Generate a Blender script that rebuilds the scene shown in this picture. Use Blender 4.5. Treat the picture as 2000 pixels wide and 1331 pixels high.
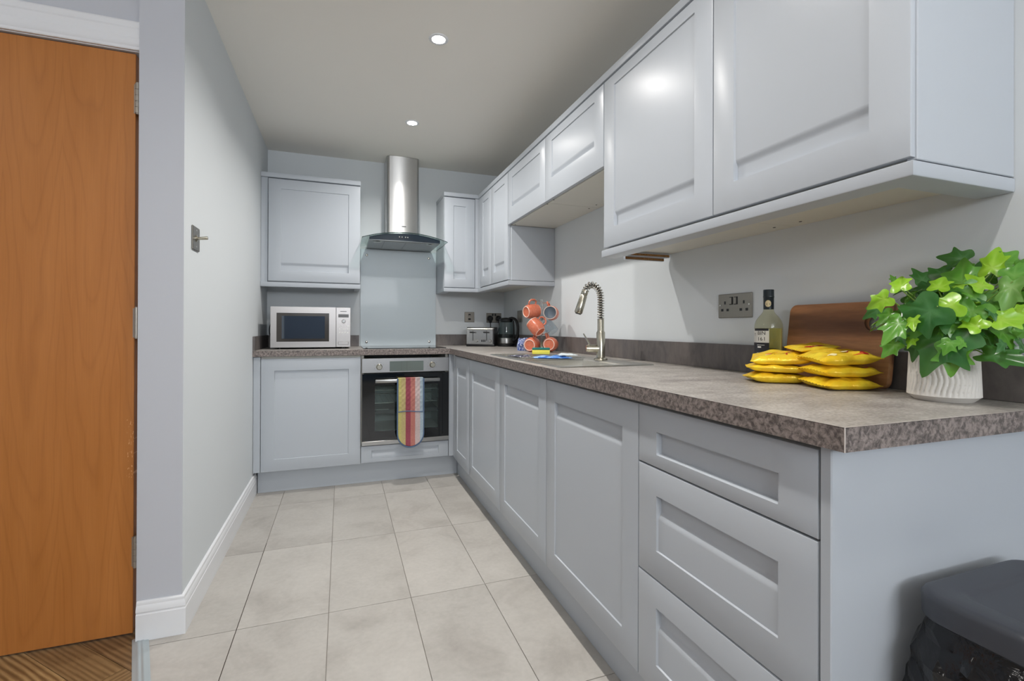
import bpy, bmesh, math, random
from mathutils import Vector, Matrix, noise as mnoise
random.seed(7)
for o in list(bpy.data.objects): bpy.data.objects.remove(o)
SC = bpy.context.scene
COL = SC.collection
PI = math.pi

# ------------------------------------------------------------------ camera
# level camera, eye 1.06 m, looking into the kitchen 19.7 degrees right of its long axis
cam_d = bpy.data.cameras.new('camera'); cam = bpy.data.objects.new('camera', cam_d); COL.objects.link(cam)
cam_d.sensor_width = 36.0; cam_d.lens = 929.34/2000*36.0
cam_d.shift_y = -28/2000.0
cam_d.clip_start = 0.02
cr = Vector((0.94168744, -0.33647104, 0.00346593)); cu = Vector((-0.00408143, -0.00112203, 0.99999104)); cf = Vector((0.33646414, 0.94169315, 0.00242989))
m3 = Matrix((cr, cu, -cf)).transposed()
cam.matrix_world = Matrix.Translation((0, 0, 1.0603)) @ m3.to_4x4()
SC.camera = cam

# ------------------------------------------------------------------ exposure, world, lights
SC.view_settings.view_transform = 'Standard'; SC.view_settings.look = 'None'
SC.view_settings.gamma = 1.0; SC.view_settings.use_curve_mapping = False
SC.view_settings.exposure = 0.2
w = bpy.data.worlds.new('daylight'); SC.world = w; w.use_nodes = True
wb = w.node_tree.nodes['Background']; wb.inputs[0].default_value = (0.75, 0.87, 1.0, 1); wb.inputs[1].default_value = 1.0

ZC = 2.36
def area_light(name, loc, direction, size, power, color=(1, 1, 1), shape='DISK', size_y=None, spread=None):
    l = bpy.data.lights.new(name, 'AREA'); l.shape = shape; l.size = size
    if size_y: l.size_y = size_y
    l.energy = power; l.color = color
    if spread: l.spread = spread
    o = bpy.data.objects.new(name, l); COL.objects.link(o); o.location = loc
    o.rotation_euler = Vector(direction).to_track_quat('-Z', 'Y').to_euler()
    return o
LIGHT_SPOTS = [(0.415, 3.06), (0.405, 2.13), (0.40, 1.20), (0.40, 0.24)]
for i, (x, y) in enumerate(LIGHT_SPOTS):
    area_light('downlight_lamp', (x, y, ZC-0.012), (0, 0, -1), 0.055, [8.8, 8.8, 6.4, 5.8][i], (1.0, 0.965, 0.92), spread=math.radians(148))
# daylight entering through the living room window behind the camera, plus two unseen fill lamps added at its ceiling
area_light('window_daylight', (0.15, -3.12, 1.84), (-0.05, 1, 0.80), 2.0, 80, (0.95, 0.97, 1.0), 'RECTANGLE', 0.78)
for x, y in ((-0.9, -0.2), (-2.0, 1.0)):
    area_light('living_room_fill', (x, y, ZC-0.05), (0, 0, -1), 0.30, 3.5, (1.0, 0.97, 0.93))

# ------------------------------------------------------------------ helpers
def lin(c):
    c = c/255.0
    return c/12.92 if c <= 0.04045 else ((c+0.055)/1.055)**2.4
def rgb(r, g, b): return (lin(r), lin(g), lin(b), 1.0)

MATS = {}
class NT:
    def __init__(s, name):
        s.m = bpy.data.materials.new(name); s.m.use_nodes = True; s.t = s.m.node_tree
        s.b = s.t.nodes['Principled BSDF']; MATS[name] = s.m
    def n(s, typ, **kw):
        nd = s.t.nodes.new(typ)
        for k, v in kw.items():
            if k.startswith('_'): nd.inputs[k[1:].replace('_', ' ')].default_value = v
            else: setattr(nd, k, v)
        return nd
    def l(s, a, b): s.t.links.new(a, b)
    def coord(s, scale=(1, 1, 1), rot=(0, 0, 0), kind='Object', loc=(0, 0, 0)):
        tc = s.n('ShaderNodeTexCoord'); mp = s.n('ShaderNodeMapping')
        mp.inputs['Scale'].default_value = scale; mp.inputs['Rotation'].default_value = rot; mp.inputs['Location'].default_value = loc
        s.l(tc.outputs[kind], mp.inputs[0]); return mp.outputs[0]
    def world(s, scale=(1, 1, 1)):
        g = s.n('ShaderNodeNewGeometry'); mp = s.n('ShaderNodeMapping'); mp.inputs['Scale'].default_value = scale
        s.l(g.outputs['Position'], mp.inputs[0]); return mp.outputs[0]
    def noise(s, co, scale=5, detail=4, rough=0.5, dist=0.0):
        nd = s.n('ShaderNodeTexNoise'); nd.inputs['Scale'].default_value = scale; nd.inputs['Detail'].default_value = detail
        nd.inputs['Roughness'].default_value = rough; nd.inputs['Distortion'].default_value = dist
        s.l(co, nd.inputs['Vector']); return nd.outputs['Fac']
    def ramp(s, fac, stops):
        r = s.n('ShaderNodeValToRGB'); el = r.color_ramp.elements
        while len(el) < len(stops): el.new(0.5)
        for e, (p_, c) in zip(el, stops): e.position = p_; e.color = c
        s.l(fac, r.inputs[0]); return r.outputs[0]
    def mix(s, fac, a, b, mode='MIX'):
        x = s.n('ShaderNodeMix', data_type='RGBA', blend_type=mode)
        if isinstance(fac, (int, float)): x.inputs[0].default_value = fac
        else: s.l(fac, x.inputs[0])
        for v, i in ((a, 6), (b, 7)):
            if isinstance(v, tuple): x.inputs[i].default_value = v
            else: s.l(v, x.inputs[i])
        return x.outputs[2]
    def base(s, c):
        if isinstance(c, tuple): s.b.inputs['Base Color'].default_value = c
        else: s.l(c, s.b.inputs['Base Color'])
    def bump(s, h, strength=0.2, dist=0.001):
        b = s.n('ShaderNodeBump'); b.inputs['Strength'].default_value = strength; b.inputs['Distance'].default_value = dist
        s.l(h, b.inputs['Height']); s.l(b.outputs[0], s.b.inputs['Normal'])
    def set(s, **kw):
        for k, v in kw.items(): s.b.inputs[k.replace('_', ' ')].default_value = v

def paint(name, c, rough=0.6, spec=0.5, bump=0.05, bscale=300, coat=0.0):
    m = NT(name)
    co = m.coord()
    v = m.noise(co, 2.5, 3)
    k = 0.985
    m.base(m.mix(v, tuple(list(x*k for x in c[:3])+[1]), c))
    m.set(Roughness=rough); m.b.inputs['Specular IOR Level'].default_value = spec
    if coat: m.b.inputs['Coat Weight'].default_value = coat; m.b.inputs['Coat Roughness'].default_value = 0.12
    if bump: m.bump(m.noise(co, bscale, 2), bump, 0.0005)
    return m.m
def plain(name, c, rough=0.5, metal=0.0, spec=0.5, emit=None, alpha=None):
    m = NT(name); m.base(c); m.set(Roughness=rough, Metallic=metal); m.b.inputs['Specular IOR Level'].default_value = spec
    if emit:
        m.b.inputs['Emission Color'].default_value = emit[0]; m.b.inputs['Emission Strength'].default_value = emit[1]
    return m.m
def steel(name, c=(170, 170, 168), rough=0.28, scale=(2, 2, 400), bump=0.05):
    m = NT(name); co = m.coord(scale=scale); v = m.noise(co, 3, 3)
    a = rgb(*[x*0.93 for x in c]); m.base(m.mix(v, a, rgb(*c)))
    m.set(Metallic=1.0, Roughness=rough)
    if bump: m.bump(v, bump, 0.0003)
    return m.m

def plate(name, c, rough, gl):
    m = NT(name); m.base(c); m.set(Roughness=rough)
    return m.m

wall_m = paint('wall_paint', rgb(214, 219, 222), 0.75, 0.25, 0.03, 60)
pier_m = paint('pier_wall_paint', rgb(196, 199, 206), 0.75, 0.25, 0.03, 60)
ceil_m = paint('ceiling_paint', rgb(244, 241, 234), 0.8, 0.2, 0.06, 60)
navy_m = paint('navy_wall_paint', rgb(112, 132, 158), 0.7, 0.3)
cab_m = paint('cabinet_paint', rgb(184, 190, 197), 0.30, 0.2, 0.03, 400)
carc_m = paint('carcass_laminate', rgb(214, 212, 203), 0.45, 0.4, 0.0)
trim_m = paint('white_gloss_trim', rgb(232, 234, 237), 0.35, 0.5, 0.02, 100)
black_m = plain('black_plastic', rgb(18, 19, 21), 0.35)
dark_m = plain('dark_gap', rgb(20, 21, 23), 0.8)
steel_m = steel('brushed_steel')
steelh_m = steel('brushed_steel_vertical_hood', (206, 205, 203), 0.36, (300, 300, 1.5), 0.02)
MATS['brushed_steel_vertical_hood'].node_tree.nodes['Principled BSDF'].inputs['Anisotropic'].default_value = 0.9
MATS['brushed_steel_vertical_hood'].node_tree.nodes['Principled BSDF'].inputs['Anisotropic Rotation'].default_value = 0.25
chrome_m = plain('polished_steel', rgb(205, 203, 196), 0.12, 1.0)
nickel_m = steel('brushed_nickel', (190, 186, 172), 0.25, (40, 40, 40), 0.02)
plate_m = steel('switch_plate_steel', (150, 146, 138), 0.35, (400, 400, 3), 0.03)
whitepl_m = plain('white_plastic', rgb(225, 225, 222), 0.4)

# worktop laminate
def laminate(name, dk, lt, sc=1.0, rough=0.42, streak=1.0):
    m = NT(name); co = m.world((1, 1, 1))
    a = m.noise(co, 9*sc, 6, 0.65, 0.6); b = m.noise(co, 170*sc, 3, 0.6); c = m.noise(m.world((1.0, 3.2, 1)), 5*sc, 5, 0.6, 0.4)
    x = m.ramp(a, [(0.32, dk), (0.68, lt)]); y = m.ramp(c, [(0.3, dk), (0.7, lt)])
    z = m.mix(0.5, x, y); sp = m.ramp(b, [(0.35, (0.62, 0.60, 0.59, 1)), (0.62, (1.08, 1.08, 1.08, 1))])
    m.base(m.mix(0.8*streak, z, sp, 'MULTIPLY')); m.set(Roughness=rough); m.bump(b, 0.05, 0.0003)
    return m.m
worktop_m = laminate('worktop_stone_laminate', rgb(132, 126, 122), rgb(188, 184, 178))
edge_m = NT('worktop_edge_laminate'); _co = edge_m.world()
_a = edge_m.noise(_co, 95, 5, 0.7, 0.5); _b = edge_m.noise(_co, 14, 3)
edge_m.base(edge_m.mix(0.35, edge_m.ramp(_a, [(0.40, rgb(52, 45, 44)), (0.60, rgb(158, 146, 141))]), edge_m.ramp(_b, [(0.3, rgb(98, 90, 86)), (0.7, rgb(128, 119, 114))])))
edge_m.set(Roughness=0.5); edge_m = edge_m.m
ups_m = NT('upstand_laminate'); _co = ups_m.world((1, 1, 0.35))
_a = ups_m.noise(_co, 26, 6, 0.68, 0.8); _b = ups_m.noise(_co, 6, 3)
ups_m.base(ups_m.mix(0.45, ups_m.ramp(_a, [(0.3, rgb(72, 69, 70)), (0.7, rgb(122, 115, 112))]), ups_m.ramp(_b, [(0.35, rgb(84, 83, 86)), (0.65, rgb(112, 104, 99))])))
ups_m.set(Roughness=0.5); ups_m = ups_m.m

# floor tile: soft cloudy grey, each tile a little different
tile_mn = NT('floor_tile_stone'); _oi = tile_mn.n('ShaderNodeObjectInfo'); _g = tile_mn.n('ShaderNodeNewGeometry')
_va = tile_mn.n('ShaderNodeVectorMath', operation='SCALE'); _cx = tile_mn.n('ShaderNodeCombineXYZ')
tile_mn.l(_oi.outputs['Random'], _cx.inputs[0]); tile_mn.l(_oi.outputs['Random'], _cx.inputs[2]); tile_mn.l(_cx.outputs[0], _va.inputs[0]); _va.inputs['Scale'].default_value = 40
_ad = tile_mn.n('ShaderNodeVectorMath', operation='ADD'); tile_mn.l(_va.outputs[0], _ad.inputs[0]); tile_mn.l(_g.outputs['Position'], _ad.inputs[1])
_a = tile_mn.noise(_ad.outputs[0], 4.2, 6, 0.62, 0.5); _b = tile_mn.noise(_ad.outputs[0], 60, 3)
_c = tile_mn.ramp(_a, [(0.28, rgb(166, 161, 155)), (0.50, rgb(184, 180, 174)), (0.78, rgb(194, 190, 184))])
_d = tile_mn.ramp(_b, [(0.3, (0.94, 0.94, 0.94, 1)), (0.7, (1.02, 1.02, 1.02, 1))])
_e = tile_mn.ramp(_oi.outputs['Random'], [(0.0, (0.93, 0.93, 0.93, 1)), (1.0, (1.03, 1.03, 1.03, 1))])
tile_mn.base(tile_mn.mix(1.0, tile_mn.mix(1.0, _c, _d, 'MULTIPLY'), _e, 'MULTIPLY')); tile_mn.set(Roughness=0.42); tile_mn.bump(_b, 0.06, 0.0004)
tile_m = tile_mn.m
grout_m = plain('grout', rgb(150, 145, 139), 0.9)

# oak planks
def wood(name, dk, md, lt, axis='X', s=1.0, rough=0.45, rnd=True, bands=9.0):
    m = NT(name); oi = m.n('ShaderNodeObjectInfo'); tc = m.n('ShaderNodeTexCoord')
    cx = m.n('ShaderNodeCombineXYZ'); 
    mu = m.n('ShaderNodeMath', operation='MULTIPLY'); m.l(oi.outputs['Random'], mu.inputs[0]); mu.inputs[1].default_value = 20
    for i in range(3): m.l(mu.outputs[0], cx.inputs[i])
    ad = m.n('ShaderNodeVectorMath', operation='ADD'); m.l(tc.outputs['Object'], ad.inputs[0]); m.l(cx.outputs[0], ad.inputs[1])
    mp = m.n('ShaderNodeMapping'); sc = {'X': (0.12, 1, 1), 'Y': (1, 0.12, 1), 'Z': (1, 1, 0.10)}[axis]
    mp.inputs['Scale'].default_value = sc; m.l(ad.outputs[0] if rnd else tc.outputs['Object'], mp.inputs[0])
    nz = m.noise(mp.outputs[0], 7*s, 3, 0.5, 0.3)
    wv = m.n('ShaderNodeTexWave', wave_type='BANDS', bands_direction='Y' if axis == 'X' else 'X'); wv.inputs['Scale'].default_value = bands*s; wv.inputs['Distortion'].default_value = 7; wv.inputs['Detail'].default_value = 3; wv.inputs['Detail Scale'].default_value = 0.8
    m.l(mp.outputs[0], wv.inputs['Vector'])
    fine = m.noise(mp.outputs[0], 120*s, 3, 0.6)
    c = m.ramp(wv.outputs['Fac'], [(0.0, dk), (0.45, md), (1.0, lt)])
    c2 = m.mix(m.ramp(nz, [(0.35, (0, 0, 0, 1)), (0.7, (0.7, 0.7, 0.7, 1))]), c, md)
    m.base(m.mix(0.6, c2, m.ramp(fine, [(0.3, (0.72, 0.70, 0.68, 1)), (0.7, (1.12, 1.12, 1.12, 1))]), 'MULTIPLY'))
    m.set(Roughness=rough); m.bump(fine, 0.08, 0.0005)
    return m.m
oak_a = wood('oak_plank_light', rgb(110, 82, 50), rgb(146, 116, 76), rgb(172, 142, 98), 'X', bands=20.0)
oak_b = wood('oak_plank_dark', rgb(82, 60, 36), rgb(116, 88, 58), rgb(140, 112, 78), 'X', bands=20.0)
oak_c = wood('oak_plank_mid', rgb(96, 72, 42), rgb(130, 102, 68), rgb(150, 122, 84), 'X', bands=20.0)
board_m = wood('acacia_board_wood', rgb(96, 60, 38), rgb(190, 134, 92), rgb(218, 164, 116), 'Y', 1.3, 0.5, False, 6.0)
chip_m = NT('raw_chipboard_edge'); _a = chip_m.noise(chip_m.world(), 350, 3); chip_m.base(chip_m.ramp(_a, [(0.3, rgb(120, 78, 38)), (0.7, rgb(190, 140, 84))])); chip_m.set(Roughness=0.8); chip_m = chip_m.m

# cherry veneer door with cathedral figure and a few scuffs
dm = NT('cherry_door_veneer'); _tc = dm.n('ShaderNodeTexCoord'); _sp = dm.n('ShaderNodeSeparateXYZ'); dm.l(_tc.outputs['Object'], _sp.inputs[0])
def _math(m, op, a, b=None, c=None):
    nd = m.n('ShaderNodeMath', operation=op)
    for i, v in enumerate((a, b, c)):
        if v is None: continue
        if isinstance(v, (int, float)): nd.inputs[i].default_value = v
        else: m.l(v, nd.inputs[i])
    return nd.outputs[0]
_nl = dm.noise(dm.coord((1.6, 1, 0.35)), 2.2, 3, 0.5); _nf = dm.noise(dm.coord((90, 1, 2.2)), 3, 4, 0.6); _nm = dm.noise(dm.coord((5, 1, 0.5)), 3, 3, 0.6)
_pp = _math(dm, 'PINGPONG', _math(dm, 'ADD', _sp.outputs[0], 0.083), 0.075)      # veneer leaves 150 mm wide, book-matched
_q = _math(dm, 'MULTIPLY', _math(dm, 'MULTIPLY', _pp, _pp), 150.0)
_ph = _math(dm, 'ADD', _math(dm, 'SUBTRACT', _math(dm, 'MULTIPLY', _sp.outputs[2], 1.1), _q), _math(dm, 'MULTIPLY', _nl, 3.2))
_fr = _math(dm, 'FRACT', _math(dm, 'MULTIPLY', _ph, 2.6))
_arch = dm.ramp(_fr, [(0.0, rgb(164, 102, 48)), (0.14, rgb(184, 118, 58)), (0.75, rgb(187, 121, 60)), (1.0, rgb(170, 107, 50))])
_c = dm.mix(0.55, _arch, dm.ramp(_nm, [(0.3, rgb(172, 107, 48)), (0.7, rgb(190, 124, 64))]))
_c = dm.mix(0.5, _c, dm.ramp(_nf, [(0.3, (0.86, 0.84, 0.82, 1)), (0.7, (1.05, 1.05, 1.05, 1))]), 'MULTIPLY')
# scuffs near the hinge side
_sc = dm.noise(dm.coord((260, 1, 60)), 1.0, 2, 0.7)
_mx = _math(dm, 'MULTIPLY', _math(dm, 'LESS_THAN', _math(dm, 'ABSOLUTE', _math(dm, 'SUBTRACT', _sp.outputs[0], 0.334)), 0.012), _math(dm, 'LESS_THAN', _math(dm, 'ABSOLUTE', _math(dm, 'SUBTRACT', _sp.outputs[2], -0.41)), 0.10))
_c = dm.mix(_math(dm, 'MULTIPLY', _mx, _math(dm, 'GREATER_THAN', _sc, 0.62)), _c, rgb(222, 170, 120))
dm.base(_c); dm.set(Roughness=0.38); door_m = dm.m

def facing_fac(m):
    # Schlick reflectance from the facing angle, the same on both sides of a thin pane
    lw = m.n('ShaderNodeLayerWeight'); lw.inputs[0].default_value = 0.5
    return _math(m, 'ADD', _math(m, 'MULTIPLY', _math(m, 'POWER', lw.outputs['Facing'], 4.0), 0.75), 0.035)
def glassy(name, tint, fac=0.12, rough=0.02):
    m = NT(name); t = m.t; t.nodes.remove(m.b)
    out = [n for n in t.nodes if n.type == 'OUTPUT_MATERIAL'][0]
    tr = m.n('ShaderNodeBsdfTransparent'); tr.inputs[0].default_value = tint
    gl = m.n('ShaderNodeBsdfGlossy'); gl.inputs['Roughness'].default_value = rough
    mx = m.n('ShaderNodeMixShader'); m.l(facing_fac(m), mx.inputs[0]); m.l(tr.outputs[0], mx.inputs[1]); m.l(gl.outputs[0], mx.inputs[2]); m.l(mx.outputs[0], out.inputs[0])
    return m.m
glass_m = glassy('clear_glass', (0.86, 0.93, 0.91, 1))
glassedge_m = plain('glass_cut_edge', rgb(26, 44, 44), 0.15)
smoke_m = glassy('tinted_oven_glass', (0.80, 0.86, 0.85, 1))
blackglass_m = plain('black_glass', rgb(8, 11, 14), 0.05, 0, 0.6)
splash_m = NT('splashback_glass'); splash_m.base(rgb(196, 208, 214)); splash_m.set(Roughness=0.35); splash_m.b.inputs['Coat Weight'].default_value = 0.10; splash_m.b.inputs['Coat Roughness'].default_value = 0.06; splash_m = splash_m.m
bulb_m = plain('lit_bulb', (1, 1, 1, 1), 0.5, emit=((1.0, 0.98, 0.94, 1), 40.0))

# ------------------------------------------------------------------ mesh builder
class MB:
    def __init__(s): s.v = []; s.f = []; s.mi = []
    def add(s, vs, fs, mi=0, M=None):
        o = len(s.v)
        s.v += [tuple(M @ Vector(v)) if M else tuple(v) for v in vs]
        s.f += [tuple(i+o for i in f) for f in fs]; s.mi += [mi]*len(fs); return s
    def box(s, x0, x1, y0, y1, z0, z1, bev=0.0, mi=0, M=None, seg=1):
        x0, x1 = sorted((x0, x1)); y0, y1 = sorted((y0, y1)); z0, z1 = sorted((z0, z1))
        if bev <= 0:
            vs = [(x, y, z) for z in (z0, z1) for y in (y0, y1) for x in (x0, x1)]
            return s.add(vs, [(0, 2, 3, 1), (4, 5, 7, 6), (0, 1, 5, 4), (2, 6, 7, 3), (0, 4, 6, 2), (1, 3, 7, 5)], mi, M)
        bm = bmesh.new(); bmesh.ops.create_cube(bm, size=1)
        for v in bm.verts: v.co = ((x0+x1)/2+v.co.x*(x1-x0), (y0+y1)/2+v.co.y*(y1-y0), (z0+z1)/2+v.co.z*(z1-z0))
        bmesh.ops.bevel(bm, geom=list(bm.edges), offset=min(bev, 0.49*min(x1-x0, y1-y0, z1-z0)), segments=seg, affect='EDGES', profile=0.5)
        return s.bm(bm, mi, M)
    def bm(s, bm, mi=0, M=None):
        bm.verts.index_update()
        s.add([v.co.copy() for v in bm.verts], [[v.index for v in f.verts] for f in bm.faces], mi, M); bm.free(); return s
    def lathe(s, prof, n=24, M=None, mi=0, closed=False):
        vs = []; fs = []; k = len(prof)
        for i in range(n):
            a = 2*PI*i/n
            for r, z in prof: vs.append((r*math.cos(a), r*math.sin(a), z))
        for i in range(n):
            j = (i+1) % n
            for q in range(k-1 if not closed else k):
                q2 = (q+1) % k; f = (i*k+q, j*k+q, j*k+q2, i*k+q2); fs.append(f)
        return s.add(vs, fs, mi, M)
    def cyl(s, p0, p1, r0, r1=None, n=16, mi=0, cap=True):
        r1 = r0 if r1 is None else r1; p0 = Vector(p0); p1 = Vector(p1); d = p1-p0
        M = Matrix.Translation(p0) @ d.to_track_quat('Z', 'Y').to_matrix().to_4x4(); L = d.length
        prof = [(r0, 0), (r1, L)]
        if cap: prof = [(0.0001, 0)] + prof + [(0.0001, L)]
        return s.lathe(prof, n, M, mi)
    def tube(s, pts, r, n=8, mi=0, cap=True):
        pts = [Vector(p) for p in pts]; vs = []; fs = []; N = len(pts); rr = r if callable(r) else (lambda t: r)
        up = Vector((0, 0, 1)); t0 = (pts[1]-pts[0]).normalized()
        if abs(t0.dot(up)) > 0.95: up = Vector((1, 0, 0))
        nrm = (up - t0*up.dot(t0)).normalized()
        for i, p in enumerate(pts):
            t = (pts[min(i+1, N-1)]-pts[max(i-1, 0)]).normalized()
            nrm = (nrm - t*nrm.dot(t)).normalized(); b = t.cross(nrm); q = rr(i/(N-1))
            for k in range(n):
                a = 2*PI*k/n; vs.append(p+nrm*q*math.cos(a)+b*q*math.sin(a))
        for i in range(N-1):
            for k in range(n):
                k2 = (k+1) % n; fs.append((i*n+k, i*n+k2, (i+1)*n+k2, (i+1)*n+k))
        if cap: fs.append(tuple(range(n))[::-1]); fs.append(tuple((N-1)*n+k for k in range(n)))
        return s.add(vs, fs, mi)
    def grid(s, fn, nu, nv, mi=0, wrap=False, M=None):
        vs = [fn(i/(nu if wrap else nu-1), j/(nv-1)) for j in range(nv) for i in range(nu)]; fs = []
        for j in range(nv-1):
            for i in range(nu if wrap else nu-1):
                i2 = (i+1) % nu; fs.append((j*nu+i, j*nu+i2, (j+1)*nu+i2, (j+1)*nu+i))
        return s.add(vs, fs, mi, M)
    def prism(s, poly, z0, z1, mi=0, M=None):
        n = len(poly); vs = [(x, y, z0) for x, y in poly]+[(x, y, z1) for x, y in poly]
        fs = [tuple(range(n))[::-1], tuple(range(n, 2*n))]+[(i, (i+1) % n, n+(i+1) % n, n+i) for i in range(n)]
        return s.add(vs, fs, mi, M)

WL = {}
def wloc(o): return WL.get(o.name, Vector((0, 0, 0)))
def tag(o, label=None, cat=None, group=None, kind=None):
    if label: o['label'] = label
    if cat: o['category'] = cat
    if group: o['group'] = group
    if kind: o['kind'] = kind
    return o
def empty(name, loc, label=None, cat=None, group=None, kind=None):
    o = bpy.data.objects.new(name, None); COL.objects.link(o); o.location = loc; o.empty_display_size = 0.05
    WL[o.name] = Vector(loc); return tag(o, label, cat, group, kind)
def obj(name, mb, mats, parent=None, smooth=35, label=None, cat=None, group=None, kind=None, loc=None, fixn=True):
    if not isinstance(mats, (list, tuple)): mats = [mats]
    vs = [Vector(v) for v in mb.v]
    lo = Vector([min(v[i] for v in vs) for i in range(3)]); hi = Vector([max(v[i] for v in vs) for i in range(3)])
    c = Vector(loc) if loc is not None else Vector(((lo.x+hi.x)/2, (lo.y+hi.y)/2, lo.z if parent is None else (lo.z+hi.z)/2))
    me = bpy.data.meshes.new(name); me.from_pydata([v-c for v in vs], [], mb.f)
    for m in mats: me.materials.append(m)
    me.polygons.foreach_set('material_index', mb.mi)
    bm = bmesh.new(); bm.from_mesh(me)
    if fixn: bmesh.ops.recalc_face_normals(bm, faces=bm.faces)
    if smooth:
        for f in bm.faces: f.smooth = True
        lim = math.radians(smooth)
        for e in bm.edges: e.smooth = not (len(e.link_faces) != 2 or e.calc_face_angle(0) > lim)
    bm.to_mesh(me); bm.free()
    o = bpy.data.objects.new(name, me); COL.objects.link(o)
    pl = wloc(parent) if parent else Vector((0, 0, 0))
    if parent: o.parent = parent
    o.location = c-pl; WL[o.name] = c
    return tag(o, label, cat, group, kind)
def copy_tree(root, delta, label=None, group=None):
    r = root.copy(); COL.objects.link(r); r.location = root.location+Vector(delta); WL[r.name] = wloc(root)+Vector(delta)
    if label: r['label'] = label
    if group: r['group'] = group
    def rec(src, dst):
        for ch in list(src.children):
            c = ch.copy(); COL.objects.link(c); c.parent = dst; WL[c.name] = wloc(ch)+Vector(delta); rec(ch, c)
    rec(root, r); return r
def clip(poly, a, b, c):     # keep a*x+b*y>=c
    out = []
    for i in range(len(poly)):
        p, q = poly[i], poly[(i+1) % len(poly)]; dp = a*p[0]+b*p[1]-c; dq = a*q[0]+b*q[1]-c
        if dp >= 0: out.append(p)
        if (dp >= 0) != (dq >= 0):
            t = dp/(dp-dq); out.append((p[0]+(q[0]-p[0])*t, p[1]+(q[1]-p[1])*t))
    return out
def area2(poly): return abs(sum(poly[i][0]*poly[(i+1) % len(poly)][1]-poly[(i+1) % len(poly)][0]*poly[i][1] for i in range(len(poly))))/2
def text_mesh(s, size=1.0, align='CENTER', spacing=1.0):
    cu_ = bpy.data.curves.new('t', 'FONT'); cu_.body = s; cu_.size = size; cu_.align_x = align; cu_.align_y = 'CENTER'; cu_.space_character = spacing; cu_.resolution_u = 3
    o = bpy.data.objects.new('t', cu_); COL.objects.link(o)
    dg = bpy.context.evaluated_depsgraph_get(); me = o.evaluated_get(dg).to_mesh()
    vs = [v.co.copy() for v in me.vertices]; fs = [tuple(p.vertices) for p in me.polygons]
    o.evaluated_get(dg).to_mesh_clear(); bpy.data.objects.remove(o); bpy.data.curves.remove(cu_)
    return vs, fs

# ------------------------------------------------------------------ dimensions (metres)
XL, XR, YB = -0.5185, 1.316, 3.895
YP = 1.94            # face of the pier wall beside the hall door
XPL = -0.650
YD = 1.977           # face of the hall door
WT, WB = 0.910, 0.872
XW, YWN, YWB = 0.716, 0.508, 3.295
XD, YDO = 0.736, 3.315
XU, YU = 0.996, 3.575
FX0, FY0 = -2.8, -3.2   # far corner of the living room

# ------------------------------------------------------------------ structure
b = MB(); b.box(FX0-0.1, XR+0.1, FY0-0.1, YB+0.1, -0.10, -0.004)
flo = obj('floor', b, grout_m, kind='structure')
TA, TB = (-0.640, 1.947), (-0.560, 1.711)       # centre line of the metal threshold strip
tdx, tdy = TB[0]-TA[0], TB[1]-TA[1]; tl = math.hypot(tdx, tdy); tdx /= tl; tdy /= tl
nx, ny = -tdy, tdx                                # pointing to the tiles (+x)
if nx < 0: nx, ny = -nx, -ny
cc0 = nx*TA[0]+ny*TA[1]
G = 0.0014
TX, TY = 0.301, 0.619
for i in range(-2, 5):
    for j in range(-2, 11):
        x0 = -0.343+TX*(i-1); y1 = 3.127+0.619-TY*j
        if y1 < -3.2 or x0 > 0.80: continue
        P = [(x0+G, y1-TY+G), (x0+TX-G, y1-TY+G), (x0+TX-G, y1-G), (x0+G, y1-G)]
        P = clip(P, 1, 0, -0.66)
        P = clip(P, 0, -1, -3.40); P = clip(P, -1, 0, -0.80); P = clip(P, nx, ny, cc0+0.012); P = clip(P, 0, 1, FY0)
        if len(P) < 3 or area2(P) < 0.002: continue
        b = MB(); b.prism(P, -0.005, 0.0); obj('tile', b, tile_m, flo, smooth=0)
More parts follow.
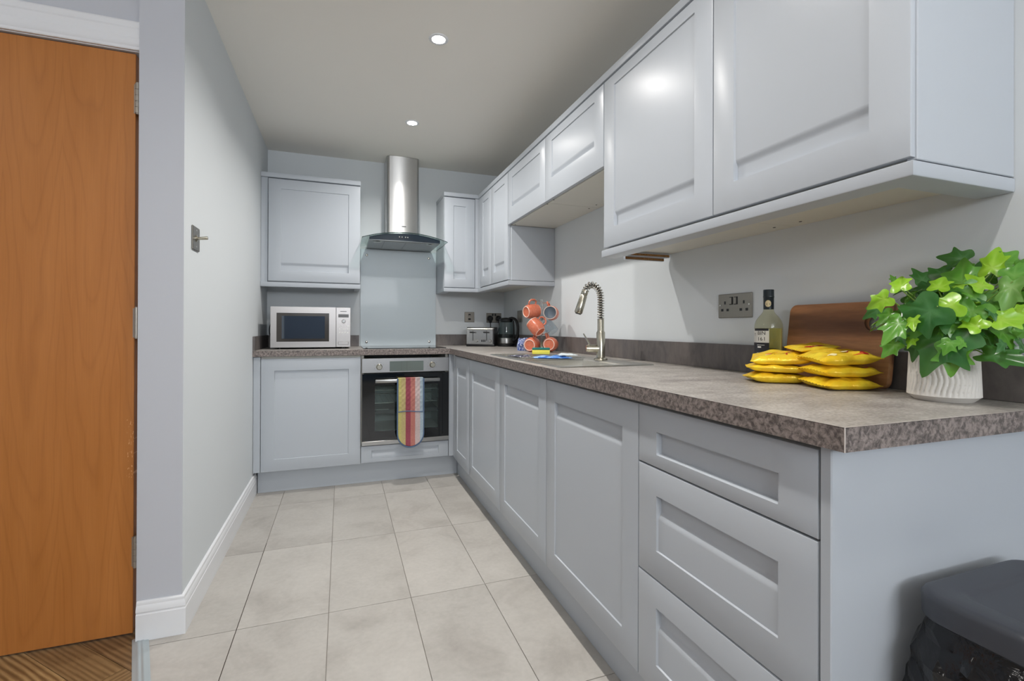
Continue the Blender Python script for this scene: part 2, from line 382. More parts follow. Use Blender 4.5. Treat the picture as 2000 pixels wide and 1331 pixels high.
# herringbone oak in the hall and living room
wfl = empty('floor', (-1.2, 0.5, 0.0), kind='structure')
b = MB(); b.box(FX0, -0.30, FY0, 2.6, -0.0035, -0.002); obj('underlay', b, plain('plank_joint_brown', rgb(50, 38, 25), 0.9), wfl)  # dark brown underlay showing in the plank joints
PWd, PL = 0.103, 0.412
s2 = math.sqrt(0.5)
def herr():
    k = 0
    for a in range(-40, 41):
        for c in range(-12, 13):
            # classic herringbone lattice in its own frame
            ox = a*PWd + c*PL*1.0; oy = a*PWd - c*PL*1.0
            yield (ox, oy, 0); yield (ox, oy, 1)
n_pl = 0
U0, V0 = 1.713-PL, 0.823                         # frame: u along (1,-1)/sqrt2, v along (1,1)/sqrt2
for ox, oy, kind in herr():
    if kind == 0: R0 = (ox, ox+PL, oy-PWd, oy)
    else: R0 = (ox-PWd+0, ox, oy-PWd, oy-PWd+PL)
    u0, u1, v0, v1 = R0[0]-1.713-PL*0-PL, R0[1]-1.713-PL, R0[2]+0.823, R0[3]+0.823
    u0 += 0; g = 0.0007
    # direction: u axis (1,-1)/sqrt2 measured so that u = (x-y)*s2
    P = [(u0+g, v0+g), (u1-g, v0+g), (u1-g, v1-g), (u0+g, v1-g)]
    W_ = [((u+v)*s2, (v-u)*s2) for u, v in P]
    if min(p[1] for p in W_) > 2.3 or max(p[1] for p in W_) < 0.6 or max(p[0] for p in W_) < -2.0 or min(p[0] for p in W_) > -0.2: continue
    W_ = clip(W_, 0, -1, -2.25); W_ = clip(W_, -nx, -ny, -(cc0-0.012))
    if len(W_) < 3 or area2(W_) < 0.0006: continue
    cx_, cy_ = sum(p[0] for p in W_)/len(W_), sum(p[1] for p in W_)/len(W_)
    b = MB()
    th = -PI/4 if kind == 0 else PI/4
    Mi = Matrix.Rotation(-th, 3, 'Z'); loc = [tuple((Mi @ Vector((x-cx_, y-cy_, 0)))[:2]) for x, y in W_]
    b.prism(loc, -0.003, 0.0)
    m_ = [oak_a, oak_b, oak_c][(int(round(ox*7.3+oy*3.1))+kind*2+n_pl) % 3]
    o = obj('plank', b, m_, wfl, smooth=0, loc=(0, 0, 0))
    o.location = Vector((cx_, cy_, 0))-wloc(wfl); o.rotation_euler = (0, 0, th); WL[o.name] = Vector((cx_, cy_, 0)); n_pl += 1
b = MB(); b.box(-2.8, -0.3, FY0, 0.6, -0.002, -0.0003); obj('plank_field', b, oak_c, wfl, kind='stuff')
# metal threshold strip with ribs
al_m = plain('anodised_aluminium', rgb(176, 186, 190), 0.45, 0.35)
prof = [(-0.0225, 0), (-0.0225, 0.002), (-0.019, 0.0035), (-0.011, 0.0035), (-0.0095, 0.0050), (-0.004, 0.0055), (-0.003, 0.0046), (0.003, 0.0046), (0.004, 0.0055), (0.0095, 0.0050), (0.011, 0.0035), (0.019, 0.0035), (0.0225, 0.002), (0.0225, 0)]
b = MB(); L_ = 1.5
vs = []
for t in (0.0, L_):
    for q, z in prof: vs.append((TA[0]+tdx*t+nx*q, TA[1]+tdy*t+ny*q, z))
k = len(prof); b.add(vs, [(i, i+1, k+i+1, k+i) for i in range(k-1)]+[tuple(range(k)), tuple(range(k, 2*k))[::-1]])
obj('trim_1', b, al_m, kind='structure', smooth=50)

b = MB(); b.box(XL-0.12, XL, YP, YB+0.12, 0, ZC); obj('wall_left', b, wall_m, kind='structure')
b = MB(); b.box(XPL, XL-0.1205, YP, YP+0.25, 0, ZC); b.box(XL-0.1205, XL, YP-0.0006, YP, 0, ZC); obj('wall_pier', b, pier_m, kind='structure')
b = MB(); b.box(XL-0.12, XR+0.12, YB, YB+0.12, 0, ZC); obj('wall_back', b, wall_m, kind='structure')
b = MB(); b.box(XR, XR+0.12, FY0, YB+0.12, 0, ZC); obj('wall_right', b, wall_m, kind='structure')
b = MB(); b.box(FX0-0.1, XR+0.12, FY0-0.1, YB+0.12, ZC, ZC+0.1); obj('ceiling', b, ceil_m, kind='structure')
b = MB(); b.box(FX0, XPL, 1.968, 2.09, 2.012, ZC); b.box(FX0, -1.47, 1.968, 2.09, 0, 2.012); obj('wall_front', b, pier_m, kind='structure')
b = MB(); b.box(FX0-0.1, FX0, FY0, 2.1, 0, ZC); obj('wall_far_left', b, pier_m, kind='structure')
b = MB(); y0, y1 = FY0-0.12, FY0
b.box(FX0, -0.9, y0, y1, 0, ZC); b.box(1.2, XR, y0, y1, 0, ZC); b.box(-0.9, 1.2, y0, y1, 0, 1.42); b.box(-0.9, 1.2, y0, y1, 2.2, ZC)
obj('wall_behind', b, navy_m, kind='structure')
wn = empty('window_1', (0.15, FY0-0.05, 0.7), kind='structure')
b = MB()
for x in (-0.9, 0.12, 1.14): b.box(x, x+0.06, FY0-0.08, FY0-0.03, 1.42, 2.2)
for z in (1.42, 2.14): b.box(-0.9, 1.2, FY0-0.08, FY0-0.03, z, z+0.06)
obj('frame', b, trim_m, wn)

# skirting boards with an ogee top
SK = [(0, 0), (0.0145, 0), (0.0145, 0.088), (0.0125, 0.091), (0.0125, 0.094), (0.0145, 0.098), (0.0140, 0.106), (0.0115, 0.114), (0.0095, 0.119), (0.0098, 0.123), (0.0085, 0.128), (0.005, 0.131), (0, 0.131)]
def skirting(name, path, n_hint):
    b = MB(); pts = [Vector((x, y, 0)) for x, y in path]; k = len(SK); vs = []
    for i, p in enumerate(pts):
        d0 = (pts[i]-pts[i-1]).normalized() if i > 0 else None; d1 = (pts[i+1]-pts[i]).normalized() if i < len(pts)-1 else None
        n0 = Vector((d0.y, -d0.x, 0)) if d0 else None; n1 = Vector((d1.y, -d1.x, 0)) if d1 else None
        if n0 is None: n_ = n1
        elif n1 is None: n_ = n0
        else: n_ = (n0+n1); n_ = n_/(n_.dot(n0))
        n_ = n_*n_hint
        for q, z in SK: vs.append(p+n_*q+Vector((0, 0, z)))
    fs = []
    for i in range(len(pts)-1):
        for q in range(k): q2 = (q+1) % k; fs.append((i*k+q, i*k+q2, (i+1)*k+q2, (i+1)*k+q))
    fs += [tuple(range(k)), tuple((len(pts)-1)*k+q for q in range(k))[::-1]]
    b.add(vs, fs); return obj(name, b, trim_m, kind='structure', smooth=25)
skirting('baseboard_left', [(XPL+0.003, YP-0.0008), (XL, YP-0.0008), (XL, 3.405)], 1)
skirting('baseboard_right', [(XR, 0.53), (XR, FY0)], 1)

# hall door, hinges, jamb and architrave
hinge_m = plain('satin_nickel_hinge', rgb(166, 160, 150), 0.35, 0.6)
dr = empty('door_1', (-1.04, YD+0.02, 0.006), kind='structure')
b = MB(); b.box(-1.415, -0.672, YD, YD+0.044, 0.006, 1.997, 0.0012); o = obj('door_panel', b, door_m, dr, loc=(-1.0135, YD+0.022, 1.05))
for z0 in (1.79, 1.02, 0.235):
    b = MB(); hx, hy = -0.6635, YD-0.0075
    for k in range(5):
        a = z0+k*0.0205; b.cyl((hx, hy, a+0.0006), (hx, hy, a+0.0199), 0.0075, n=14)
    b.cyl((hx, hy, z0-0.003), (hx, hy, z0+0.1055), 0.0055, n=12)
    b.box(hx-0.002, -0.6515, YD-0.0055, YD+0.03, z0, z0+0.102); b.box(-0.6755, hx, YD-0.003, YD-0.0005, z0+0.001, z0+0.101)
    obj('hinge', b, hinge_m, dr)
b = MB(); b.box(-0.6525+0.0005, -0.6505, YD-0.028, 2.02, 0, 2.012); b.box(-1.47, -0.6525, YD+0.046, 2.02, 1.985, 2.012); b.box(-1.47, -0.6525, YD-0.007, YD+0.046, 2.001, 2.012); b.box(-1.47, -1.419, YD-0.005, 2.02, 0, 2.0)
b.box(-0.6715, -0.6525, YD+0.046, YD+0.08, 0, 2.0); obj('trim_2', b, trim_m, kind='structure')
AR = [(0, 0), (0.008, 0), (0.010, 0.003), (0.010, 0.010), (0.0125, 0.014), (0.015, 0.022), (0.0155, 0.032), (0.0135, 0.040), (0.0150, 0.046), (0.0165, 0.056), (0.0165, 0.066), (0.019, 0.071), (0.019, 0.088), (0.016, 0.093), (0, 0.093)]
b = MB(); vs = []; k = len(AR)
for x in (-1.60, XPL-0.001):
    for q, z in AR: vs.append((x, 1.968-q, 2.003+z))
b.add(vs, [(i, (i+1) % k, k+(i+1) % k, k+i) for i in range(k)]+[tuple(range(k)), tuple(range(k, 2*k))[::-1]])
b.box(-1.545, -1.46, 1.952, 1.968, 0, 2.003)
obj('trim_3', b, trim_m, kind='structure', smooth=25)

# recessed downlights
for i, (x, y) in enumerate(LIGHT_SPOTS[:2]):
    t = empty('ceiling_downlight', (x, y, ZC), ['lit recessed downlight in the ceiling nearest the cooker hood', 'lit recessed downlight in the ceiling farther from the cooker hood, nearer the big wall cabinets'][i], 'downlight', 'lit ceiling downlights')
    b = MB(); M = Matrix.Translation((x, y, ZC)); b.lathe([(0.0300, -0.0005), (0.0300, -0.004), (0.038, -0.005), (0.043, -0.0025), (0.044, -0.0003)], 40, M); obj('bezel', b, trim_m, t)
    b = MB(); b.lathe([(0.0001, -0.0022), (0.0295, -0.0022)], 32, M); obj('bulb', b, bulb_m, t)

# ------------------------------------------------------------------ cabinet doors
def door_face(mb, ax, plane, u0, u1, z0, z1, handle='top', fr=0.075, frt=None, frb=None, th=0.019, scoop=0.036, curve=0.024, deep=0.013, shallow=0.0045):
    """shaker front; ax 'X': faces -X and u is Y, ax 'Y': faces -Y and u is X; the finger scoop is at the top or bottom of the panel"""
    frt = frt or fr; frb = frb or fr
    wd = u1-u0; c = 0.003; r = 0.0022
    us = [(0, r), (r*0.3, r*0.3), (r, 0), (fr, 0), (fr+c, 1), (wd-fr-c, 1), (wd-fr, 0), (wd-r, 0), (wd-r*0.3, r*0.3), (wd, r)]
    h = z1-z0; zi0, zi1 = frb, h-frt
    zs = [(0, r), (r*0.3, r*0.3), (r, 0), (zi0, 0)]
    inner = []
    if handle == 'bottom': 
        inner.append((zi0+c, deep)); inner.append((zi0+scoop, deep))
        for k in range(1, 7):
            t = k/6; inner.append((zi0+scoop+curve*t, deep+(shallow-deep)*(t*t*(3-2*t))))
        inner.append((zi1-c*0.5, shallow))
    elif handle == 'top':
        inner.append((zi0+c*0.5, shallow))
        s_ = min(scoop, (zi1-zi0)*0.55); cv = min(curve, (zi1-zi0)-s_-0.006)
        for k in range(0, 7):
            t = k/6; inner.append((zi1-s_-cv*(1-t), deep+(shallow-deep)*((1-t)**2*(3-2*(1-t)))))
        inner.append((zi1-c, deep))
    elif handle == 'all':
        inner += [(zi0+c*1.5, deep), (zi1-c, deep)]
    else: inner += [(zi0+c*0.5, shallow), (zi1-c*0.5, shallow)]
    zs += [(z, ('p', d)) for z, d in inner]+[(zi1, 0), (h-r, 0), (h-r*0.3, r*0.3), (h, r)]
    N = len(us); vs = []
    for z, dz in zs:
        for u, du in us:
            if isinstance(dz, tuple): d = dz[1] if du == 1 else (du if u < fr*0.5 or u > wd-fr*0.5 else 0)
            else: d = dz if du == 1 else max(du, dz)
            vs.append((u, d, z))
    fs = [(j*N+i, j*N+i+1, (j+1)*N+i+1, (j+1)*N+i) for j in range(len(zs)-1) for i in range(N-1)]
    # sides and back
    K = len(vs); bk = [(0, th, 0), (wd, th, 0), (wd, th, h), (0, th, h)]
    vs += bk; J = len(zs)
    fs += [(K, K+1, K+2, K+3), tuple([i for i in range(N)]+[K+1, K]), tuple([(J-1)*N+i for i in range(N-1, -1, -1)]+[K+3, K+2]),
           tuple([j*N for j in range(J-1, -1, -1)]+[K, K+3]), tuple([j*N+N-1 for j in range(J)]+[K+2, K+1])]
    out = []
    for u, d, z in vs:
        out.append((plane+d, u0+u, z0+z) if ax == 'X' else (u0+u, plane+d, z0+z))
    mb.add(out, fs); return mb
def front(name, parent, ax, plane, u0, u1, z0, z1, **kw):
    b = MB(); g = 0.0015; door_face(b, ax, plane, u0+g, u1-g, z0, z1, **kw); return obj(name, b, cab_m, parent, smooth=30)
def carcass(parent, x0, x1, y0, y1, z0, z1, open_side, mat=None, name='carcass'):
    """hollow cabinet box, t=18 mm, with the front left open behind its doors"""
    t = 0.018; b = MB()
    b.box(x0, x1, y0, y1, z0, z0+t); b.box(x0, x1, y0, y1, z1-t, z1)
    if open_side == '-X':
        b.box(x0, x1, y0, y0+t, z0+t, z1-t); b.box(x0, x1, y1-t, y1, z0+t, z1-t); b.box(x1-0.008, x1, y0+t, y1-t, z0+t, z1-t)
    else:
        b.box(x0, x0+t, y0, y1, z0+t, z1-t); b.box(x1-t, x1, y0, y1, z0+t, z1-t); b.box(x0+t, x1-t, y1-0.008, y1, z0+t, z1-t)
    return obj(name, b, mat or carc_m, parent, smooth=0)
DT, DB = 0.861, 0.152
# right-hand run, from the corner to the near end
XC0, XC1 = XD+0.021, XR-0.002
c1 = empty('base_cabinet', (1.0, 3.04, 0.15), 'narrow grey base cabinet in the far corner beside the oven, one slim door', 'cabinet', 'grey base cabinets under the worktop')
carcass(c1, XC0, XC1, 2.842, 3.28, 0.152, 0.87, '-X'); front('door', c1, 'X', XD, 2.840, 3.236, DB, DT)
b = MB(); b.box(XD+0.004, XD+0.022, 3.240, 3.290, 0.152, 0.868, 0.001); obj('filler_strip', b, cab_m, c1)
c2 = empty('base_cabinet', (1.0, 2.25, 0.15), 'wide two-door grey base cabinet under the sink drainer', 'cabinet', 'grey base cabinets under the worktop')
carcass(c2, XC0, XC1, 1.670, 2.838, 0.152, 0.87, '-X'); front('door', c2, 'X', XD, 2.240, 2.840, DB, DT); front('door', c2, 'X', XD, 1.668, 2.240, DB, DT)
c3 = empty('base_cabinet', (1.0, 1.37, 0.15), 'single-door grey base cabinet between the drawers and the sink cabinet', 'cabinet', 'grey base cabinets under the worktop')
carcass(c3, XC0, XC1, 1.070, 1.666, 0.152, 0.87, '-X'); front('door', c3, 'X', XD, 1.068, 1.668, DB, DT)
c4 = empty('drawer_cabinet', (1.0, 0.81, 0.15), 'grey base cabinet with three drawers at the near end of the worktop', 'cabinet', 'grey base cabinets under the worktop')
carcass(c4, XC0, XC1, 0.566, 1.066, 0.152, 0.87, '-X')
front('drawer', c4, 'X', XD, 0.565, 1.068, 0.7135, DT, handle='all', frt=0.060, frb=0.031)
front('drawer', c4, 'X', XD, 0.565, 1.068, 0.4355, 0.7095, frt=0.067, frb=0.070)
front('drawer', c4, 'X', XD, 0.565, 1.068, DB, 0.4315, frt=0.067, frb=0.070)
b = MB(); b.box(XD, XR-0.001, 0.543, 0.563, 0.0, 0.871, 0.002); obj('end_panel', b, cab_m, c4)
p1 = MB(); p1.box(0.792, 0.808, 0.566, 3.41, 0.0, 0.150, 0.001); obj('plinth', p1, cab_m, label='long grey kickboard under the right-hand run of base cabinets', cat='plinth', group='grey kickboards')
p2 = MB(); p2.box(-0.500, 0.790, 3.388, 3.404, 0.0, 0.148, 0.001); obj('plinth', p2, cab_m, label='short grey kickboard under the oven and back left cabinet', cat='plinth', group='grey kickboards')
# back run
c5 = empty('base_cabinet', (-0.18, 3.6, 0.15), 'grey base cabinet below the microwave, left of the oven', 'cabinet', 'grey base cabinets under the worktop')
carcass(c5, -0.476, 0.1190, YDO+0.021, YB-0.002, 0.150, 0.87, '-Y'); front('door', c5, 'Y', YDO, -0.476, 0.1195, 0.149, 0.857)
b = MB(); b.box(XL+0.002, -0.4775, YDO+0.001, YDO+0.019, 0.149, 0.868, 0.001); obj('filler_strip', b, cab_m, c5)
c6 = empty('oven_cabinet', (0.42, 3.6, 0.15), 'grey oven housing cabinet with a slim recessed panel below the oven', 'cabinet', 'grey base cabinets under the worktop')
t = 0.018; b = MB(); b.box(0.1215, 0.1215+t, YDO+0.03, YB-0.002, 0.15, 0.87); b.box(0.7105-t, 0.7105, YDO+0.03, YB-0.002, 0.15, 0.87); b.box(0.1215+t, 0.7105-t, YDO+0.03, YB-0.002, 0.15, 0.168); b.box(0.1215+t, 0.7105-t, YDO+0.03, YB-0.002, 0.249, 0.266)
obj('carcass', b, carc_m, c6)
front('lower_panel', c6, 'Y', YDO, 0.120, 0.711, 0.152, 0.262, fr=0.068, frt=0.030, frb=0.024, scoop=0.022, curve=0.020)
b = MB(); b.box(0.713, 0.757, YDO+0.001, YDO+0.020, 0.15, 0.868, 0.001); obj('filler_strip', b, cab_m, c6)

# ------------------------------------------------------------------ worktop (one L) and upstands
wt = empty('worktop', (0.4, 2.2, WB), 'L-shaped mottled grey-brown stone-effect worktop over the base cabinets', 'worktop')
# slab with a cut-out for the sink bowl
SX0, SX1, SY0, SY1 = 0.760, 1.176, 1.600, 2.480
bX0, bX1, bY0, bY1 = 0.800, 1.080, 1.660, 2.010
b = MB(); r = 0.0012
def slab(x0, x1, y0, y1): b.box(x0, x1, y0, y1, WB, WT)
slab(XW+0.0012, bX0-0.01, YWN+0.0012, YWB-0.001); slab(bX1+0.01, XR-0.0005, YWN+0.0012, YWB-0.001); slab(bX0-0.01, bX1+0.01, YWN+0.0012, bY0-0.01); slab(bX0-0.01, bX1+0.01, bY1+0.01, YWB-0.001)
slab(XL+0.0008, XR-0.0005, YWB+0.0012, YB-0.0005)
b.box(XW+0.0012, XR-0.0005, YWB-0.001, YWB+0.0012, WB, WT)
obj('slab', b, worktop_m, wt, smooth=0)
b = MB(); b.box(XW, XW+0.0012, YWN, YWB, WB, WT-0.0003); b.box(XW, XR-0.0005, YWN, YWN+0.0012, WB, WT-0.0003); b.box(XL+0.0008, XW, YWB, YWB+0.0012, WB, WT-0.0003)
obj('edge_band', b, edge_m, wt, smooth=0)
UG = 'stone-effect upstands'
b = MB(); b.box(XR-0.020, XR-0.0008, YWN+0.004, YB-0.0205, WT+0.0003, 1.003, 0.001); obj('upstand', b, ups_m, label='long dark stone-effect upstand along the right wall behind the tap and plant', cat='upstand', group=UG)
b = MB(); b.box(0.727, XR-0.0008, YB-0.020, YB-0.0008, WT+0.0003, 1.000, 0.001); obj('upstand', b, ups_m, label='dark stone-effect upstand on the back wall behind the toaster', cat='upstand', group=UG)
b = MB(); b.box(XL+0.001, 0.125, YB-0.020, YB-0.0008, WT+0.0003, 0.995, 0.001); obj('upstand', b, ups_m, label='dark stone-effect upstand on the back wall behind the microwave', cat='upstand', group=UG)
b = MB(); b.box(XL+0.001, XL+0.013, YWB+0.002, YB-0.021, WT+0.0003, 0.998, 0.001); obj('upstand', b, ups_m, label='short dark stone-effect upstand on the left wall beside the microwave', cat='upstand', group=UG)
highlight_m = plain('painted_edge_highlight', rgb(206, 198, 192), 0.4)  # pale strip painted in as the highlight along the worktop's top edge and corner
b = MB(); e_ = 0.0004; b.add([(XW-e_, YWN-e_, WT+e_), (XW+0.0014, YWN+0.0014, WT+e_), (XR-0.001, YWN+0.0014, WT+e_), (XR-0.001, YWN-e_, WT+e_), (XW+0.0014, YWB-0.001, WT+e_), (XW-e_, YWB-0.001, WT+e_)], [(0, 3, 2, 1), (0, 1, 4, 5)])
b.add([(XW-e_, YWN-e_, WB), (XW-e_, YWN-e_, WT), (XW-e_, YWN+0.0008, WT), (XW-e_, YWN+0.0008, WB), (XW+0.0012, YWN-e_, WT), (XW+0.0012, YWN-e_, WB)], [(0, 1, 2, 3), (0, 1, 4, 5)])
obj('edge_highlight', b, highlight_m, wt, smooth=0)

# ------------------------------------------------------------------ wall cabinets
XUC0 = XU+0.021
PB, PT = 1.345, 1.3735      # pelmet
def udoor(parent, u0, u1, z0=1.382, z1=2.052, ax='X', plane=XU, **kw):
    kw.setdefault('handle', 'bottom'); kw.setdefault('frb', 0.075); kw.setdefault('frt', 0.050)
    return front('door', parent, ax, plane, u0, u1, z0, z1, **kw)
gr = 'grey wall cabinets'
w1 = empty('wall_cabinet', (1.16, 0.83, 1.375), 'grey wall cabinet nearest the camera, above the plant', 'cabinet', gr)
carcass(w1, XUC0, XR-0.001, 0.5995, 1.0865, 1.3745, 2.058, '-X'); udoor(w1, 0.583, 1.087, frt=0.040)
b = MB(); b.box(XU+0.012, XR-0.001, 0.580, 0.5985, 1.3765, 2.058, 0.0015); obj('end_panel', b, cab_m, w1)
w2 = empty('wall_cabinet', (1.16, 1.39, 1.375), 'tall-door grey wall cabinet second from the camera, above the bottle and socket', 'cabinet', gr)
carcass(w2, XUC0, XR-0.001, 1.0875, 1.690, 1.3745, 2.058, '-X'); udoor(w2, 1.087, 1.690, frt=0.040)
def holes(parent, pts, z):
    for x, y in pts:
        b = MB(); b.cyl((x, y, z-0.0006), (x, y, z+0.0004), 0.0042, n=12); obj('screw_hole', b, dark_m, parent)
holes(w1, [(1.267, 1.031)], 1.3742); holes(w2, [(1.267, 1.121)], 1.3742)
w3 = empty('wall_cabinet', (1.16, 1.99, 1.715), 'short grey bridging wall cabinet above the tap, next to the tall-door cabinets', 'cabinet', gr)
carcass(w3, XUC0, XR-0.001, 1.6925, 2.277, 1.7115, 2.058, '-X'); udoor(w3, 1.692, 2.279, 1.716, frb=0.105, frt=0.042, scoop=0.006, curve=0.026)
holes(w3, [(1.014, 2.211), (1.266, 2.222)], 1.7112)
w4 = empty('wall_cabinet', (1.16, 2.56, 1.715), 'short grey bridging wall cabinet farther back, beside the paired slim doors', 'cabinet', gr)
carcass(w4, XUC0, XR-0.001, 2.280, 2.8500, 1.7115, 2.058, '-X'); udoor(w4, 2.279, 2.874, 1.716, frb=0.100, frt=0.052, scoop=0.006, curve=0.026)
holes(w4, [(1.018, 2.30), (1.269, 2.307), (1.032, 2.832)], 1.7112)
w5 = empty('wall_cabinet', (1.16, 3.3, 1.365), 'grey corner wall cabinet with two slim doors above the mug tree and kettle', 'cabinet', gr)
carcass(w5, XUC0, XR-0.001, 2.871, YB-0.002, 1.362, 2.055, '-X'); udoor(w5, 2.876, 3.235, 1.367, 2.052, fr=0.068); udoor(w5, 3.235, 3.520, 1.367, 2.052, fr=0.068)
b = MB(); b.box(XU+0.018, XR-0.001, 2.852, 2.870, 1.362, 1.7105, 0.001); obj('end_panel', b, cab_m, w5)
b = MB(); b.box(XU+0.004, XU+0.02, 3.522, YU-0.003, 1.362, 2.058, 0.001); b.box(0.972, XU+0.02, YU+0.003, YU+0.018, 1.362, 2.058, 0.001); obj('corner_post', b, cab_m, w5)
w6 = empty('wall_cabinet', (0.85, 3.73, 1.365), 'narrow grey wall cabinet right of the cooker hood', 'cabinet', gr)
carcass(w6, 0.728, 0.970, YU+0.021, YB-0.001, 1.360, 2.058, '-Y', cab_m); udoor(w6, 0.728, 0.970, 1.365, 2.052, ax='Y', plane=YU, fr=0.070, frt=0.062, frb=0.066)
w7 = empty('wall_cabinet', (-0.18, 3.73, 1.365), 'square-looking grey wall cabinet above the microwave', 'cabinet', gr)
carcass(w7, -0.474, 0.121, YU+0.021, YB-0.001, 1.366, 2.070, '-Y', cab_m); udoor(w7, -0.473, 0.121, 1.370, 2.065, ax='Y', plane=YU, fr=0.077, frt=0.066, frb=0.070)
b = MB(); b.box(XL+0.001, -0.476, YU+0.014, YU+0.032, 1.362, 2.072, 0.001); obj('filler_strip', b, cab_m, w7)
b = MB(); b.cyl((0.075, 3.62, 1.3655), (0.075, 3.62, 1.350), 0.006, n=10); b.box(0.045, 0.105, 3.612, 3.628, 1.354, 1.3655, 0.002); obj('bracket', b, nickel_m, w7)
# cornices and pelmets
def rail(name, label, path, z0, z1, w, group, side):
    """square-edged moulding swept along a plan path; front edge on the path, body towards side"""
    b = MB(); pts = [Vector((x, y, 0)) for x, y in path]; r = 0.004; sec = [(0, z0+r), (r*0.3, z0+r*0.3), (r, z0), (w, z0), (w, z1), (0.001, z1), (0, z1-0.001)]
    k = len(sec); vs = []
    for i, p in enumerate(pts):
        d0 = (pts[i]-pts[i-1]).normalized() if i > 0 else None; d1 = (pts[i+1]-pts[i]).normalized() if i < len(pts)-1 else None
        n0 = Vector((d0.y, -d0.x, 0))*side if d0 else None; n1 = Vector((d1.y, -d1.x, 0))*side if d1 else None
        if n0 is None: n_ = n1
        elif n1 is None: n_ = n0
        else: n_ = (n0+n1); n_ = n_/n_.dot(n0)
        for q, z in sec: vs.append(p+n_*q+Vector((0, 0, z)))
    fs = [(i*k+q, i*k+(q+1) % k, (i+1)*k+(q+1) % k, (i+1)*k+q) for i in range(len(pts)-1) for q in range(k)]
    fs += [tuple(range(k)), tuple((len(pts)-1)*k+q for q in range(k))[::-1]]
    b.add(vs, fs); return obj(name, b, cab_m, label=label, cat='moulding', group=group, smooth=30)
rail('cornice', 'long grey cornice strip along the top of the right-hand wall cabinets', [(XR-0.001, 0.5775), (XU-0.001, 0.5775), (XU-0.001, YU-0.001), (0.7265, YU-0.001), (0.7265, YB-0.002)], 2.060, 2.090, 0.055, 'grey cornice strips', 1)
rail('cornice', 'short grey cornice strip on the wall cabinet above the microwave', [(XL+0.001, YU-0.001), (0.1225, YU-0.001), (0.1225, YB-0.002)], 2.0725, 2.104, 0.055, 'grey cornice strips', -1)
rail('pelmet', 'grey light rail under the two nearest wall cabinets', [(XR-0.001, 0.579), (XU-0.002, 0.579), (XU-0.002, 1.700)], PB, PT, 0.062, 'grey light rails', 1)
rail('pelmet', 'grey light rail under the corner wall cabinets above the kettle', [(XR-0.001, 2.850), (XU-0.002, 2.850), (XU-0.002, YU-0.001), (0.7265, YU-0.001), (0.7265, YB-0.002)], 1.331, 1.3595, 0.055, 'grey light rails', 1)
rail('pelmet', 'grey light rail under the wall cabinet above the microwave', [(XL+0.001, YU-0.001), (0.1225, YU-0.001), (0.1225, YB-0.002)], 1.331, 1.3625, 0.040, 'grey light rails', -1)
# raw edges of the carcass side seen under the pelmet's open end
b = MB(); b.box(1.072, 1.300, 1.668, 1.690, 1.3555, 1.3738, mi=0); b.box(1.072, 1.300, 1.6672, 1.6679, 1.3585, 1.3665, mi=1); b.box(1.10, 1.290, 1.691, 1.704, 1.343, 1.3738, mi=0); b.box(1.10, 1.290, 1.6902, 1.6909, 1.345, 1.354, mi=1)
obj('batten', b, [cab_m, chip_m], w2)

# ------------------------------------------------------------------ splashback, hob, hood
sp = empty('splashback', (0.43, 3.889, WT), 'pale grey glass splashback panel behind the hob under the hood', 'splashback')
b = MB(); b.box(0.134, 0.7235, 3.886, 3.8935, WT+0.001, 1.668, 0.001); obj('glass_panel', b, splash_m, sp)
for x, z in ((0.180, 1.622), (0.666, 1.622), (0.181, 0.942), (0.671, 0.942)):
    b = MB(); b.lathe([(0.0001, 0.006), (0.006, 0.0058), (0.009, 0.004), (0.010, 0.0), ], 20, Matrix.Translation((x, 3.8858, z)) @ Matrix.Rotation(PI/2, 4, 'X')); obj('screw_cap', b, chrome_m, sp)
hb = empty('hob', (0.42, 3.6, WT), 'flat black glass hob on the worktop above the oven', 'hob')
b = MB(); b.box(0.135, 0.700, 3.345, 3.845, WT+0.0004, WT+0.005, 0.0015); obj('glass_top', b, blackglass_m, hb)
ring_m = plain('hob_ring_print', rgb(90, 92, 94), 0.3)
for x, y, r in ((0.28, 3.47, 0.09), (0.56, 3.47, 0.075), (0.28, 3.72, 0.075), (0.56, 3.72, 0.09)):
    b = MB(); b.lathe([(r, 0), (r+0.002, 0.0002), (r+0.003, 0)], 48, Matrix.Translation((x, y, WT+0.0051))); obj('ring_mark', b, ring_m, hb)
hd = empty('cooker_hood', (0.43, 3.7, 1.67), 'stainless steel chimney cooker hood with curved glass canopy', 'cooker hood')
# chimney: rectangular duct with rounded front corners, slightly bowed front
def duct(mb, x0, x1, y0, y1, z0, z1, r=0.022, bow=0.008):
    poly = [(x1, y1), (x0, y1)]
    for k in range(7): a = PI+k/6*PI/2; poly.append((x0+r+r*math.cos(a), y0+bow+r+r*math.sin(a)))
    for k in range(1, 12): t = k/12; x = x0+r+(x1-x0-2*r)*t; poly.append((x, y0+bow*(2*t-1)**2))
    for k in range(7): a = 1.5*PI+k/6*PI/2; poly.append((x1-r+r*math.cos(a), y0+bow+r+r*math.sin(a)))
    return mb.prism(poly, z0, z1)
b = MB(); duct(b, 0.314, 0.556, 3.692, YB-0.002, 1.74, ZC-0.002); obj('chimney', b, steelh_m, hd, smooth=30)
b = MB(); duct(b, 0.309, 0.316, 3.72, YB-0.002, 1.74, ZC-0.002, 0.003, 0.0) ; 
logo_m = plain('dark_print', rgb(70, 72, 74), 0.5)
b = MB(); b.box(0.423, 0.458, 3.6905, 3.6918, 1.822, 1.829); obj('badge', b, logo_m, hd)
HX0, HX1, HXC = 0.128, 0.728, 0.428
def arcz(x): t = (x-HXC)/0.30; return 1.727-0.046*t*t
b = MB(); N = 25; vs = []; fs = []
yF = lambda x: 3.428+0.022*((x-HXC)/0.30)**2
